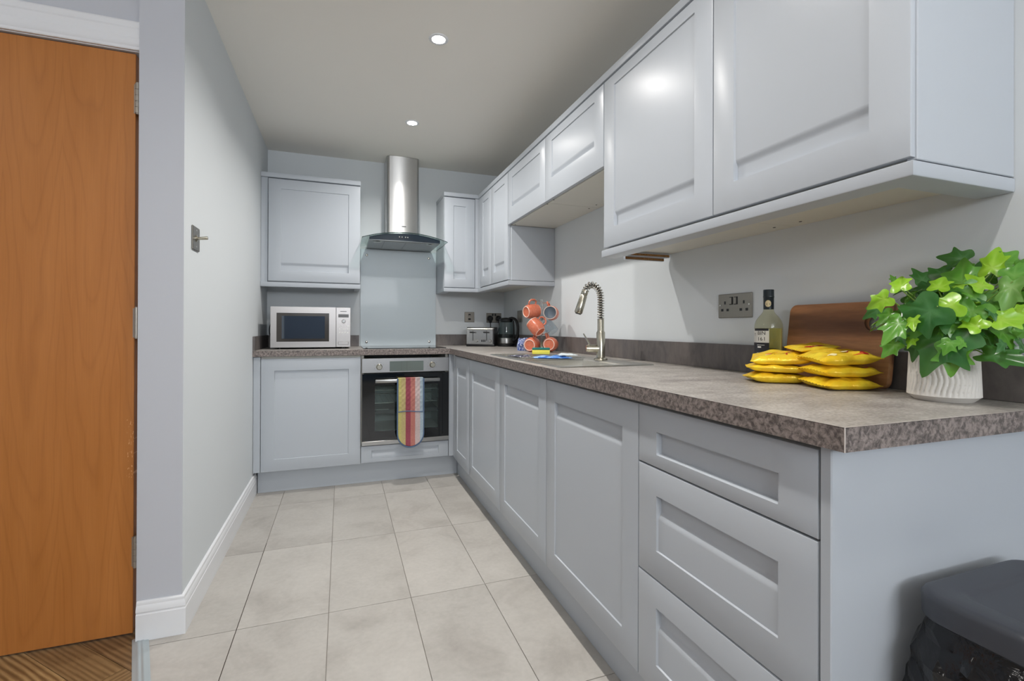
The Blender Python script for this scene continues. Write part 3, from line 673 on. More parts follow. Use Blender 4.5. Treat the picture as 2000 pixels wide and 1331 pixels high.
for i in range(N):
    x = HX0+(HX1-HX0)*i/(N-1); z = arcz(x)
    vs += [(x, yF(x), z), (x, YB-0.008, z), (x, YB-0.008, z+0.005), (x, yF(x), z+0.005)]
for i in range(N-1):
    for q in range(4): q2 = (q+1) % 4; fs.append((i*4+q, i*4+q2, i*4+4+q2, i*4+4+q))
fs += [(0, 1, 2, 3), ((N-1)*4+3, (N-1)*4+2, (N-1)*4+1, (N-1)*4)]
b.add(vs, fs); b.mi = [0]*len(b.mi)
for i in range(N-1): b.mi[i*4+3] = 1           # cut front edge looks dark green
b.mi[-1] = b.mi[-2] = 1
obj('glass_canopy', b, [glass_m, glassedge_m], hd, smooth=30)
# body below the glass: underside flat, top follows the arc
bx0, bx1, by0 = 0.178, 0.676, 3.452
b = MB(); N = 21; vs = []; fs = []
for i in range(N):
    x = bx0+(bx1-bx0)*i/(N-1); z = arcz(x)-0.001; yf = by0+0.018*((x-HXC)/0.25)**2
    vs += [(x, yf+0.004, 1.672), (x, YB-0.01, 1.672), (x, YB-0.01, z), (x, yf+0.004, z)]
for i in range(N-1):
    for q in range(4): q2 = (q+1) % 4; fs.append((i*4+q, i*4+q2, i*4+4+q2, i*4+4+q))
fs += [(0, 1, 2, 3), ((N-1)*4+3, (N-1)*4+2, (N-1)*4+1, (N-1)*4)]
b.add(vs, fs); obj('hood_body', b, steel_m, hd, smooth=30)
b = MB(); vs = []; fs = []
for i in range(N):
    x = bx0+(bx1-bx0)*i/(N-1); z = arcz(x)-0.001; yf = by0+0.018*((x-HXC)/0.25)**2
    vs += [(x, yf, 1.674), (x, yf+0.0039, 1.674), (x, yf+0.0039, z), (x, yf, z)]
for i in range(N-1):
    for q in range(4): q2 = (q+1) % 4; fs.append((i*4+q, i*4+q2, i*4+4+q2, i*4+4+q))
fs += [(0, 1, 2, 3), ((N-1)*4+3, (N-1)*4+2, (N-1)*4+1, (N-1)*4)]
b.add(vs, fs); obj('control_panel', b, plain('hood_panel_navy', rgb(22, 34, 46), 0.15), hd, smooth=30)
for x in (0.382, 0.400, 0.424, 0.440):
    b = MB(); b.cyl((x, by0+0.0005, 1.700), (x, by0-0.002, 1.700), 0.0042, n=12); obj('button', b, chrome_m, hd)
for x in (0.235, 0.62):
    b = MB(); b.lathe([(0.0001, -0.001), (0.026, -0.001), (0.030, -0.003), (0.034, 0.0)], 24, Matrix.Translation((x, 3.54, 1.672))); obj('hood_lamp', b, chrome_m, hd)
for x0, x1 in ((0.285, 0.42), (0.436, 0.575)):
    b = MB(); b.box(x0, x1, 3.50, 3.82, 1.6695, 1.6719, 0.0008); obj('grease_filter', b, steel_m, hd)

# ------------------------------------------------------------------ oven
ov = empty('oven', (0.417, 3.5, 0.27), 'built-in oven with steel control strip and black glass door', 'oven')
OY = 3.296
b = MB(); b.box(0.125, 0.7085, OY+0.004, OY+0.020, 0.752, 0.850, 0.002); obj('control_panel', b, steel('oven_steel', (172, 172, 172), 0.30, (2, 2, 300), 0.02), ov)
b = MB(); b.box(0.304, 0.531, OY+0.0025, OY+0.0045, 0.760, 0.829, 0.0006); obj('display', b, plain('display_glass', rgb(112, 122, 118), 0.10, 0.2), ov)
for dx_ in (0.418, 0.380):
    b = MB(); b.box(dx_, dx_+0.0014, OY+0.0019, OY+0.0024, 0.762, 0.827); obj('display_divider', b, logo_m, ov)
for x, z in ((0.236, 0.792), (0.592, 0.799)):
    b = MB(); b.lathe([(0.0001, 0.026), (0.015, 0.026), (0.0175, 0.022), (0.0185, 0.002), (0.021, 0.0)], 28, Matrix.Translation((x, OY+0.0035, z)) @ Matrix.Rotation(PI/2, 4, 'X')); kb = obj('knob', b, nickel_m, ov)
    for k in range(8):
        b = MB(); a = PI*0.15+k*PI*0.24; b.box(x+0.031*math.cos(a)-0.0012, x+0.031*math.cos(a)+0.0012, OY+0.0030, OY+0.0038, z+0.031*math.sin(a)-0.0014, z+0.031*math.sin(a)+0.0014)
        obj('dial_mark', b, logo_m, ov)
# door: black glass frame with a tinted window, cavity with racks behind
b = MB(); z0, z1 = 0.300, 0.745; wx0, wx1, wz0, wz1 = 0.209, 0.634, 0.362, 0.668
for (a0, a1, c0, c1_) in ((0.127, wx0, z0, z1), (wx1, 0.7075, z0, z1), (wx0, wx1, z0, wz0), (wx0, wx1, wz1, z1)): b.box(a0, a1, OY, OY+0.018, c0, c1_)
od = obj('door', b, blackglass_m, ov, smooth=0)
b = MB(); b.box(wx0, wx1, OY+0.001, OY+0.005, wz0, wz1); obj('window_glass', b, smoke_m, od, smooth=0)
b = MB(); b.box(0.126, 0.7085, OY-0.001, OY+0.018, 0.270, 0.297, 0.001); obj('lower_trim', b, steel_m, od)
b = MB(); b.box(0.208, 0.638, OY-0.043, OY-0.033, 0.688, 0.712, 0.004, seg=2)
for x in (0.222, 0.624): b.box(x-0.007, x+0.007, OY-0.034, OY-0.0002, 0.693, 0.707, 0.002)
obj('handle', b, steel_m, od)
cav_m = plain('oven_enamel', rgb(206, 212, 208), 0.35)
b = MB(); y0, y1 = OY+0.022, 3.80
b.box(0.165, 0.675, y1, y1+0.01, 0.335, 0.70); b.box(0.155, 0.165, y0, y1, 0.335, 0.70); b.box(0.675, 0.685, y0, y1, 0.335, 0.70); b.box(0.155, 0.685, y0, y1, 0.325, 0.335); b.box(0.155, 0.685, y0, y1, 0.70, 0.71)
obj('cavity', b, cav_m, ov, smooth=0)
for z in (0.632, 0.545):
    b = MB()
    b.tube([(0.17, y0+0.01, z), (0.67, y0+0.01, z)], 0.003, 6); b.tube([(0.17, 3.78, z), (0.67, 3.78, z)], 0.003, 6)
    for k in range(13): x = 0.19+k*0.0385; b.tube([(x, y0+0.01, z+0.002), (x, 3.78, z+0.002)], 0.0015, 5)
    obj('rack', b, chrome_m, ov)
b = MB(); b.box(0.19, 0.66, y0+0.02, 3.77, 0.470, 0.474); b.box(0.19, 0.66, y0+0.018, y0+0.022, 0.470, 0.495); obj('baking_tray', b, plain('tray_enamel', rgb(60, 62, 62), 0.3, 0.4), ov)
b = MB(); b.box(0.225, 0.315, OY+0.06, OY+0.20, 0.4745, 0.4752); obj('foil_sheet', b, chrome_m, ov)

# oven glove over the handle: a flat quilted strip folded over the bar, pocket end in front
GLV = [(0.355, 0.392, rgb(206, 190, 92)), (0.392, 0.411, rgb(172, 56, 78)), (0.411, 0.445, rgb(0, 0, 0))]
def stripes(nm, bump=True):
    m = NT(nm); tc = m.n('ShaderNodeTexCoord'); sp_ = m.n('ShaderNodeSeparateXYZ'); m.l(tc.outputs['Object'], sp_.inputs[0])
    f = _math(m, 'ADD', _math(m, 'MULTIPLY', sp_.outputs[0], 1/0.180), 0.5)
    r = m.n('ShaderNodeValToRGB'); r.color_ramp.interpolation = 'CONSTANT'; el = r.color_ramp.elements
    st = [(0.0, rgb(190, 180, 112)), (0.16, rgb(186, 168, 118)), (0.31, rgb(150, 70, 84)), (0.49, rgb(182, 116, 106)), (0.66, rgb(196, 176, 173)), (0.84, rgb(164, 180, 190))]
    while len(el) < len(st): el.new(0.5)
    for e, (p_, c) in zip(el, st): e.position = p_; e.color = c
    m.l(f, r.inputs[0]); nz = m.noise(m.coord((1, 1, 1)), 110, 3)
    m.base(m.mix(0.7, r.outputs[0], m.ramp(nz, [(0.3, (0.80, 0.80, 0.80, 1)), (0.7, (1.05, 1.05, 1.05, 1))]), 'MULTIPLY')); m.set(Roughness=0.9)
    m.bump(nz, 0.3, 0.001); return m.m
str_m = stripes('striped_cotton'); bind_m = plain('blue_binding', rgb(84, 104, 132), 0.9)
gx = 0.437; gl = empty('oven_glove', (gx, 3.24, 0.255), 'striped yellow, red and pink quilted oven glove hanging on the oven door handle', 'oven glove')
gy = OY-0.052
def glove_outline(hw, ztop, zbot, n=10):
    pts = [(-hw, ztop), (hw, ztop)]
    r = hw
    for k in range(n+1):
        a = -k/n*PI; pts.append((hw*math.cos(a), zbot+r*1.05+r*1.05*math.sin(a)))
    return pts
def sheet(mb, hw, ztop, zbot, yf, th, quilt=True, inset=0.0):
    # quilted front sheet as a grid clipped to a rounded lower end
    nu, nv = 31, 65
    def fn(u, v):
        z = zbot+(ztop-zbot)*v; hwz = hw
        if z < zbot+hw*1.05:
            t = (zbot+hw*1.05-z)/(hw*1.05); hwz = hw*math.sqrt(max(0.0, 1-t*t))
        x = (u*2-1)*hwz; q = 0
        if quilt: q = 0.0045*abs(math.sin((x+z)*PI/0.034))*abs(math.sin((x-z)*PI/0.034))
        e = 1-min(1, (1-abs(u*2-1))*6); q *= 1-e*e
        return (gx+x, yf-q+0.0015*math.sin(z*40), z)
    mb.grid(fn, nu, nv)
    def fb(u, v):
        x, y, z = fn(u, v); return (x, yf+th+0.0015*math.sin(z*40), z)
    mb.grid(fb, nu, nv); return fn
b = MB(); fn = sheet(b, 0.083, 0.716, 0.258, gy-0.004, 0.007); obj('glove_body', b, str_m, gl, loc=(gx, gy, 0.5))
b = MB(); fn2 = sheet(b, 0.083, 0.494, 0.262, gy-0.011, 0.005, False); pk = obj('glove_pocket', b, str_m, gl, loc=(gx, gy, 0.4))
b = MB(); b.box(gx-0.083, gx+0.083, OY-0.056, OY-0.020, 0.7145, 0.7185, 0.0015); b.box(gx-0.083, gx+0.083, OY-0.024, OY-0.018, 0.45, 0.7165, 0.002); obj('glove_fold', b, str_m, gl, loc=(gx, gy, 0.6))
b = MB(); path = [(gx-0.086, gy-0.004, 0.713)]
for k in range(20): v = k/19; z = 0.713-(0.713-(0.258+0.087))*v; path.append((gx-0.086, gy-0.006, z))
for k in range(1, 20): a = PI+k/20*PI; path.append((gx+0.086*math.cos(a), gy-0.008, 0.345+0.090*math.sin(a)))
for k in range(20): v = k/19; path.append((gx+0.086, gy-0.006, 0.345+(0.713-0.345)*v))
b.tube(path, 0.0052, 8); obj('binding', b, bind_m, gl)
b = MB(); b.tube([(gx-0.082+0.164*k/10, gy-0.0145, 0.494+0.004*math.sin(k*0.5)) for k in range(11)], 0.0032, 8); obj('pocket_hem', b, bind_m, gl)

# ------------------------------------------------------------------ microwave
mw = empty('microwave', (-0.195, 3.64, WT), 'silver microwave oven on the back left worktop', 'microwave')
MY = 3.46; mx0, mx1, mz0, mz1 = -0.441, 0.0555, 0.9215, 1.192
msteel = steel('microwave_steel', (156, 153, 151), 0.34, (2, 2, 250), 0.02)
b = MB(); b.box(mx0+0.004, mx1-0.004, MY+0.02, 3.84, mz0+0.003, mz1-0.003, 0.002); obj('casing', b, plain('grey_casing', rgb(120, 122, 124), 0.4, 0.5), mw)
b = MB(); d0, d1 = mx0, -0.0395; w0, w1, v0, v1 = -0.405, -0.0825, 0.960, 1.151
for (a0, a1, c0, c1_) in ((d0, w0, mz0, mz1), (w1, d1, mz0, mz1), (w0, w1, mz0, v0), (w0, w1, v1, mz1)): b.box(a0, a1, MY, MY+0.019, c0, c1_)
md = obj('door', b, msteel, mw, smooth=0)
b = MB(); b.box(w0, w1, MY+0.0015, MY+0.006, v0, v1); obj('window_frame', b, plain('dark_bronze_gloss', rgb(58, 54, 50), 0.12), md, smooth=0)
b = MB(); b.box(w0+0.031, w1-0.027, MY+0.0005, MY+0.0013, v0+0.020, v1-0.020); obj('window_glass', b, plain('mirror_dark_glass', rgb(92, 100, 110), 0.04, 0.8), md, smooth=0)
b = MB(); b.box(-0.0375, mx1, MY, MY+0.019, mz0, mz1, 0.0012); mc = obj('control_panel', b, msteel, mw)
b = MB(); b.box(-0.024, 0.043, MY-0.0012, MY-0.0001, 1.124, 1.146); obj('display', b, plain('display_dark', rgb(46, 44, 38), 0.2), mc)
b = MB(); b.lathe([(0.0001, 0.017), (0.0095, 0.017), (0.012, 0.013), (0.0125, 0)], 24, Matrix.Translation((0.011, MY-0.0002, 1.098)) @ Matrix.Rotation(PI/2, 4, 'X')); obj('knob', b, chrome_m, mc)
b = MB(); b.box(-0.012, 0.030, MY-0.0006, MY-0.0001, 1.1635, 1.1675); obj('badge', b, logo_m, mc)
for z, xs in ((1.066, (-0.018, -0.006, 0.027, 0.039)), (1.044, (-0.018, -0.001, 0.016, 0.033)), (1.021, (-0.018, -0.001, 0.016, 0.033))):
    for x in xs: b = MB(); b.cyl((x+0.003, MY-0.0001, z), (x+0.003, MY-0.003, z), 0.0042, n=10); obj('button', b, whitepl_m, mc)
b = MB(); b.box(-0.025, 0.042, MY-0.0035, MY-0.0001, 0.938, 0.958, 0.0015); obj('door_button', b, msteel, mc)
for x in (mx0+0.05, mx1-0.05):
    for y in (MY+0.05, 3.80): b = MB(); b.cyl((x, y, WT), (x, y, mz0+0.004), 0.012, n=12); obj('foot', b, black_m, mw)
b = MB(); pts = [(-0.436, 3.70, 1.10), (-0.458, 3.70, 1.095), (-0.474, 3.70, 1.065), (-0.477, 3.70, 1.02), (-0.466, 3.70, 0.975), (-0.45, 3.71, 0.93), (-0.44, 3.74, 0.9145), (-0.40, 3.80, 0.9145)]
def spline(p, n=6):
    out = []; P = [Vector(q) for q in p]
    for i in range(len(P)-1):
        a, b_, c, d = P[max(i-1, 0)], P[i], P[i+1], P[min(i+2, len(P)-1)]
        for k in range(n):
            t = k/n; out.append(0.5*((2*b_)+(c-a)*t+(2*a-5*b_+4*c-d)*t*t+(3*b_-a-3*c+d)*t**3))
    out.append(P[-1]); return out
b.tube(spline(pts), 0.0032, 8); obj('power_cord', b, black_m, mw)

# ------------------------------------------------------------------ switches and sockets
def plate_box(name, ax, face, u0, u1, z0, z1, label, cat, group=None, th=0.006):
    t = empty(name, ((face, (u0+u1)/2, z0) if ax == 'X' else ((u0+u1)/2, face, z0)), label, cat, group)
    b = MB()
    if ax == 'X': b.box(face-th, face-0.0003, u0, u1, z0, z1, 0.002)
    elif ax == '+X': b.box(face+0.0003, face+th, u0, u1, z0, z1, 0.002)
    else: b.box(u0, u1, face-th, face-0.0003, z0, z1, 0.002)
    obj('plate', b, plate_m, t); return t
s1 = plate_box('double_socket', 'X', XR, 1.247, 1.401, 1.097, 1.183, 'brushed steel double socket on the right wall beside the wine bottle', 'socket')
def xb(par, nm, u0, u1, z0, z1, m, d=0.0012, face=XR-0.006): b = MB(); b.box(face-d, face-0.0001, u0, u1, z0, z1, min(0.0006, d*0.4)); return obj(nm, b, m, par)
for cy_ in (1.3675, 1.2815):
    xb(s1, 'pin_hole', cy_-0.0035, cy_+0.0035, 1.146, 1.157, black_m, 0.0006); xb(s1, 'pin_hole', cy_+0.0075, cy_+0.0185, 1.121, 1.130, black_m, 0.0006); xb(s1, 'pin_hole', cy_-0.0185, cy_-0.0075, 1.121, 1.130, black_m, 0.0006)
for cy_ in (1.338, 1.317):
    xb(s1, 'switch_surround', cy_-0.0085, cy_+0.0085, 1.144, 1.172, black_m, 0.0008); xb(s1, 'rocker', cy_-0.004, cy_+0.0075, 1.1465, 1.1695, plate_m, 0.004)
b = MB(); b.cyl((XR-0.0062, 1.258, 1.143), (XR-0.0072, 1.258, 1.143), 0.003, n=12); b.cyl((XR-0.0062, 1.390, 1.143), (XR-0.0072, 1.390, 1.143), 0.003, n=12); obj('screw', b, chrome_m, s1)
s2_ = plate_box('cooker_switch', 'Y', YB, 0.968, 1.052, 1.103, 1.188, 'small square steel switched outlet on the back wall left of the double socket', 'socket')
def yb(par, nm, u0, u1, z0, z1, m, d=0.0012, face=YB-0.006): b = MB(); b.box(u0, u1, face-d, face-0.0001, z0, z1); return obj(nm, b, m, par, smooth=0)
yb(s2_, 'rocker', 1.000, 1.019, 1.150, 1.172, black_m, 0.003); yb(s2_, 'rocker_face', 1.002, 1.017, 1.148, 1.161, plate_m, 0.0045); yb(s2_, 'fuse_holder', 0.999, 1.020, 1.120, 1.136, black_m, 0.002)
s3 = plate_box('double_socket', 'Y', YB, 1.158, 1.292, 1.100, 1.182, 'steel double socket on the back wall above the toaster and kettle', 'socket')
yb(s3, 'rocker', 1.207, 1.220, 1.156, 1.176, black_m, 0.003); yb(s3, 'rocker', 1.230, 1.243, 1.156, 1.176, black_m, 0.003)
for x, lb, pt in ((1.187, 'black plug in the left side of the back wall double socket', [(1.187, 3.865, 1.10), (1.187, 3.862, 1.05), (1.180, 3.865, 0.99), (1.165, 3.865, 0.95), (1.14, 3.86, 0.915)]),
              (1.262, 'black plug in the right side of the back wall double socket', [(1.262, 3.865, 1.10), (1.262, 3.862, 1.06), (1.25, 3.862, 1.01), (1.235, 3.862, 0.96), (1.22, 3.86, 0.915)])):
    t = empty('plug', (x, 3.87, 1.10), lb, 'plug', 'black plugs in the back socket')
    b = MB(); b.lathe([(0.0001, 0.034), (0.016, 0.033), (0.024, 0.024), (0.026, 0.0)], 20, Matrix.Translation((x, YB-0.0062, 1.135)) @ Matrix.Rotation(PI/2, 4, 'X')); b.box(x-0.012, x+0.012, 3.858, 3.884, 1.098, 1.130, 0.005); obj('plug_body', b, black_m, t)
    b = MB(); b.tube(spline(pt), 0.004, 8); obj('cable', b, black_m, t)
s4 = plate_box('switch_plate', 'X', XR, 3.440, 3.545, 1.100, 1.192, 'dark steel switch plate on the right wall behind the kettle', 'switch')
xb(s4, 'rocker', 3.478, 3.498, 1.134, 1.160, plate_m, 0.003)
s5 = empty('light_switch', (XL, 2.07, 1.34), 'steel toggle light switch on the left wall', 'switch')
b = MB(); b.box(XL+0.0003, XL+0.006, 2.025, 2.112, 1.343, 1.431, 0.002); obj('plate', b, plate_m, s5)
b = MB(); b.lathe([(0.012, 0), (0.012, 0.003), (0.007, 0.005), (0.0001, 0.005)], 20, Matrix.Translation((XL+0.006, 2.068, 1.388)) @ Matrix.Rotation(PI/2, 4, 'Y')); b.lathe([(0.0001, 0.0), (0.0055, 0.0), (0.0065, 0.028), (0.0060, 0.033), (0.0001, 0.033)], 16, Matrix.Translation((XL+0.010, 2.068, 1.388)) @ Matrix.Rotation(PI/2-0.12, 4, 'Y')); obj('toggle', b, nickel_m, s5)
for z in (1.356, 1.418):
    b = MB(); b.cyl((XL+0.006, 2.068, z), (XL+0.0068, 2.068, z), 0.003, n=12); obj('screw', b, chrome_m, s5)

# ------------------------------------------------------------------ toaster
phi = math.radians(27); TM = Matrix.Translation((1.055, 3.655, WT)) @ Matrix.Rotation(-phi, 4, 'Z')   # local: x right, -y front
to = empty('toaster', (1.055, 3.655, WT), 'four-slice polished steel toaster with black ends on the worktop corner', 'toaster')
W2, D2, H2 = 0.108, 0.085, 0.150
b = MB(); b.box(-W2-0.004, W2+0.004, -D2-0.006, D2+0.006, 0.0, 0.020, 0.006, M=TM, seg=2); obj('base', b, black_m, to)
tst = steel('toaster_steel', (190, 190, 186), 0.16, (2, 2, 60), 0.0)
poly = [(-D2, 0.020), (D2, 0.020), (D2, H2-0.022)]
for k in range(1, 7): a = k/6*PI/2; poly.append((D2-0.022+0.022*math.cos(a), H2-0.022+0.022*math.sin(a)))
for k in range(0, 7): a = PI/2+k/6*PI/2; poly.append((-D2+0.022+0.022*math.cos(a), H2-0.022+0.022*math.sin(a)))
MP = TM @ Matrix(((0, 0, 1, 0), (1, 0, 0, 0), (0, 1, 0, 0), (0, 0, 0, 1)))
b = MB(); b.prism(poly, -W2+0.012, W2-0.010, M=MP); obj('body', b, tst, to, smooth=30)
b = MB(); b.prism([(y*1.02, 0.020+(z-0.020)*1.01) for y, z in poly], -W2, -W2+0.0119, M=MP); obj('side_cheek', b, tst, to, smooth=30)
b = MB(); b.prism([(y*1.02, 0.020+(z-0.020)*1.01) for y, z in poly], W2-0.0099, W2, M=MP); obj('side_cheek', b, plain('toaster_dark_side', rgb(44, 44, 46), 0.35), to, smooth=30)
for x in (-0.058, 0.050):
    b = MB(); b.box(x-0.0025, x+0.0025, -D2-0.0008, -D2+0.001, 0.045, 0.122, M=TM); obj('lever_slot', b, black_m, to)
    b = MB(); b.box(x-0.024, x+0.024, -D2-0.022, -D2-0.002, 0.106, 0.116, 0.003, M=TM, seg=2); obj('lever', b, black_m, to)
    for y in (-0.035, 0.035): 
        b = MB(); b.box(x-0.042, x+0.042, y-0.014, y+0.014, H2-0.0008, H2+0.0006, M=TM); obj('bread_slot', b, black_m, to)
for x in (-0.030, 0.078):
    b = MB(); b.lathe([(0.0001, 0.014), (0.010, 0.014), (0.012, 0.010), (0.0125, 0)], 20, TM @ Matrix.Translation((x, -D2-0.0002, 0.045)) @ Matrix.Rotation(PI/2, 4, 'X')); obj('dial', b, chrome_m, to)
for x in (0.012, 0.024, 0.036):
    b = MB(); b.box(x-0.0035, x+0.0035, -D2-0.002, -D2-0.0001, 0.036, 0.052, 0.0006, M=TM); obj('button', b, black_m, to)
# ------------------------------------------------------------------ kettle
kx, ky = 1.218, 3.545
ke = empty('kettle', (kx, ky, WT), 'glass kettle with black handle and steel base, between toaster and mug tree', 'kettle')
b = MB(); b.lathe([(0.0001, 0), (0.066, 0), (0.068, 0.004), (0.068, 0.014), (0.062, 0.020), (0.0001, 0.020)], 36, Matrix.Translation((kx, ky, WT))); obj('power_base', b, black_m, ke)
b = MB(); b.lathe([(0.0001, 0.0205), (0.060, 0.0205), (0.064, 0.026), (0.0635, 0.062), (0.0625, 0.066), (0.0001, 0.066)], 36, Matrix.Translation((kx, ky, WT))); obj('steel_collar', b, steel_m, ke)
b = MB(); b.lathe([(0.0625, 0.0665), (0.062, 0.10), (0.059, 0.16), (0.055, 0.195), (0.052, 0.2), (0.049, 0.2), (0.052, 0.194), (0.056, 0.16), (0.059, 0.10), (0.0595, 0.0665)], 40, Matrix.Translation((kx, ky, WT)), closed=True); obj('glass_jug', b, glassy('kettle_glass', (0.80, 0.84, 0.84, 1)), ke)
b = MB(); b.lathe([(0.0001, 0.200), (0.053, 0.200), (0.054, 0.206), (0.050, 0.216), (0.036, 0.224), (0.0001, 0.227)], 36, Matrix.Translation((kx, ky, WT))); b.lathe([(0.0001, 0.19), (0.048, 0.19), (0.048, 0.2), (0.0001, 0.2)], 32, Matrix.Translation((kx, ky, WT))); obj('lid', b, black_m, ke)
hv = Vector((0.62, -0.78, 0)); hp = Vector((kx, ky, WT))
hpts = [hp+Vector((0, 0, 0.215))+hv*0.02, hp+hv*0.055+Vector((0, 0, 0.222)), hp+hv*0.088+Vector((0, 0, 0.208)), hp+hv*0.106+Vector((0, 0, 0.165)), hp+hv*0.108+Vector((0, 0, 0.115)), hp+hv*0.098+Vector((0, 0, 0.070)), hp+hv*0.078+Vector((0, 0, 0.052)), hp+hv*0.062+Vector((0, 0, 0.050))]
hx_off = Vector((-0.02, 0.0, 0))
b = MB(); b.tube(spline(hpts), 0.0105, 12); obj('handle', b, black_m, ke)
b = MB(); q = [hp+hv*0.066+Vector((0, 0, 0.205)), hp+hv*0.070+Vector((0, 0, 0.15)), hp+hv*0.071+Vector((0, 0, 0.10)), hp+hv*0.068+Vector((0, 0, 0.05))]; b.tube(spline(q), 0.0062, 10); obj('handle_spine', b, black_m, ke)

# ------------------------------------------------------------------ patterned packet by the kettle
pm = NT('blue_white_print'); _n = pm.noise(pm.coord(), 62, 4, 0.7, 1.5); pm.base(pm.ramp(_n, [(0.40, rgb(206, 212, 226)), (0.50, rgb(120, 138, 188)), (0.60, rgb(46, 62, 132))])); pm.set(Roughness=0.25)
b = MB()
def pkt(u, v):
    a = u*2*PI; rx, ry = 0.042, 0.034; k = 1-0.25*max(0, v-0.7)/0.3; z = 0.076*v
    n_ = mnoise.noise(Vector((math.cos(a)*2, math.sin(a)*2, v*5)))*0.008
    return (1.112+(rx+n_)*k*math.cos(a), 2.885+(ry+n_)*k*math.sin(a), WT+0.0005+z+0.008*math.sin(a*3)*v)
b.grid(pkt, 20, 9, wrap=True); k0 = 8*20; b.f.append(tuple(range(19, -1, -1))); b.f.append(tuple(k0+i for i in range(20))); b.mi += [0, 0]
obj('tea_packet', b, pm.m, label='crumpled blue and white patterned packet between the kettle and the mug tree', cat='packet')

# ------------------------------------------------------------------ mug tree and mugs
CR = Vector((0.942, -0.336, 0)); CF = Vector((0.336, 0.942, 0)); UP = Vector((0, 0, 1))
TP = Vector((1.150, 2.680, WT))
mt = empty('mug_tree', TP, 'wire mug tree holding terracotta mugs on the worktop', 'mug tree')
b = MB(); b.lathe([(0.0001, 0), (0.062, 0), (0.064, 0.003), (0.062, 0.006), (0.0001, 0.007)], 32, Matrix.Translation(TP)); obj('base', b, chrome_m, mt)
b = MB(); b.tube([TP+CR*-0.004+UP*0.005, TP+CR*-0.004+UP*0.322], 0.0024, 8); b.tube([TP+CR*0.004+UP*0.005, TP+CR*0.004+UP*0.322], 0.0024, 8); obj('pole', b, chrome_m, mt)
terr = NT('terracotta_glaze'); _n = terr.noise(terr.coord(), 90, 3, 0.7); terr.base(terr.ramp(_n, [(0.3, rgb(196, 104, 76)), (0.7, rgb(214, 126, 98))])); terr.set(Roughness=0.28); terr = terr.m
rimm = plain('pale_rim_glaze', rgb(240, 214, 200), 0.4); inm = plain('grey_inner_glaze', rgb(176, 186, 196), 0.25)
def frame_from(axis, handle):
    z = axis.normalized(); x = (handle-z*handle.dot(z)).normalized(); y = z.cross(x)
    M = Matrix((x, y, z)).transposed().to_4x4(); return M
MUG_TOP = 0.088
mug0 = None
def mug(center, mouth, handle, label, hook_from):
    """center: middle of the body; mouth: direction of the opening; handle: side of the handle"""
    M = Matrix.Translation(center) @ frame_from(mouth, handle) @ Matrix.Translation((0, 0, -MUG_TOP/2))
    t = empty('mug', center-UP*0.045, label, 'mug', 'terracotta mugs on the mug tree')
    b = MB(); prof = [(0.0001, 0.004), (0.0275, 0.004)]
    outp = [(0.0345, 0.0015), (0.0395, 0.010), (0.0435, 0.026), (0.0445, 0.046), (0.0430, 0.068), (0.0405, 0.0845)]
    b.lathe(prof+[(0.0300, 0.0035)], 36, M, 0); b.lathe([(0.0300, 0.0035), (0.0305, 0.0003), (0.0330, 0.0), (0.0345, 0.0015)], 36, M, 1); b.lathe(outp, 36, M, 0)
    b.lathe([(0.0405, 0.0845), (0.0400, 0.0880), (0.0380, 0.0885), (0.0370, 0.0865)], 36, M, 1)
    b.lathe([(0.0370, 0.0865), (0.0400, 0.066), (0.0410, 0.046), (0.0395, 0.026), (0.034, 0.012), (0.024, 0.008), (0.0001, 0.008)], 36, M, 2)
    obj('body', b, [terr, rimm, inm], t, smooth=50)
    b = MB(); pts = [M @ Vector(p) for p in ((0.0415, 0, 0.070), (0.056, 0, 0.076), (0.069, 0, 0.066), (0.072, 0, 0.048), (0.066, 0, 0.030), (0.052, 0, 0.022), (0.0415, 0, 0.026))]
    b.tube(spline(pts), 0.0048, 10); obj('handle', b, terr, t)
    hc = M @ Vector((0.062, 0, 0.048)); b = MB(); a0 = Vector((TP.x, TP.y, hc.z+0.012))
    top = hc+UP*0.004; out_ = (top-a0); out_.z = 0; out_.normalize()
    hk = [a0-UP*0.012, a0+(top-a0)*0.5-UP*0.004, top, top+out_*0.012+UP*0.014]
    b.tube(spline(hk), 0.0022, 8); obj('hook', b, chrome_m, mt)
    return t
def at(r, f, z): return Vector((TP.x, TP.y, 0))+CR*r+CF*f+UP*z
mug(at(-0.062, -0.010, 1.158), (CR*0.80+CF*0.55+UP*0.10), (UP*1.0+CR*0.30), 'upper left mug on the tree, its pale-ringed base facing left', None)
mug(at(0.060, 0.000, 1.148), (-CF*0.95-CR*0.28+UP*0.05), (UP*1.0-CR*0.35), 'upper right mug on the tree, open with its grey inside showing', None)
mug(at(-0.036, -0.050, 1.062), (-CR*0.52+CF*0.42+UP*0.62), (CR*0.72+UP*0.70), 'middle mug on the tree, tilted with its side to the room', None)
mug(at(-0.060, -0.004, 0.956), (CF*0.92+CR*0.38+UP*0.06), (UP*1.0+CR*0.45), 'lower left mug on the tree, pale-ringed base facing out', None)
mug(at(0.052, -0.030, 0.958), (CF*0.93+CR*0.30-UP*0.02), (UP*1.0-CR*0.45), 'lower right mug on the tree, behind the sponge', None)
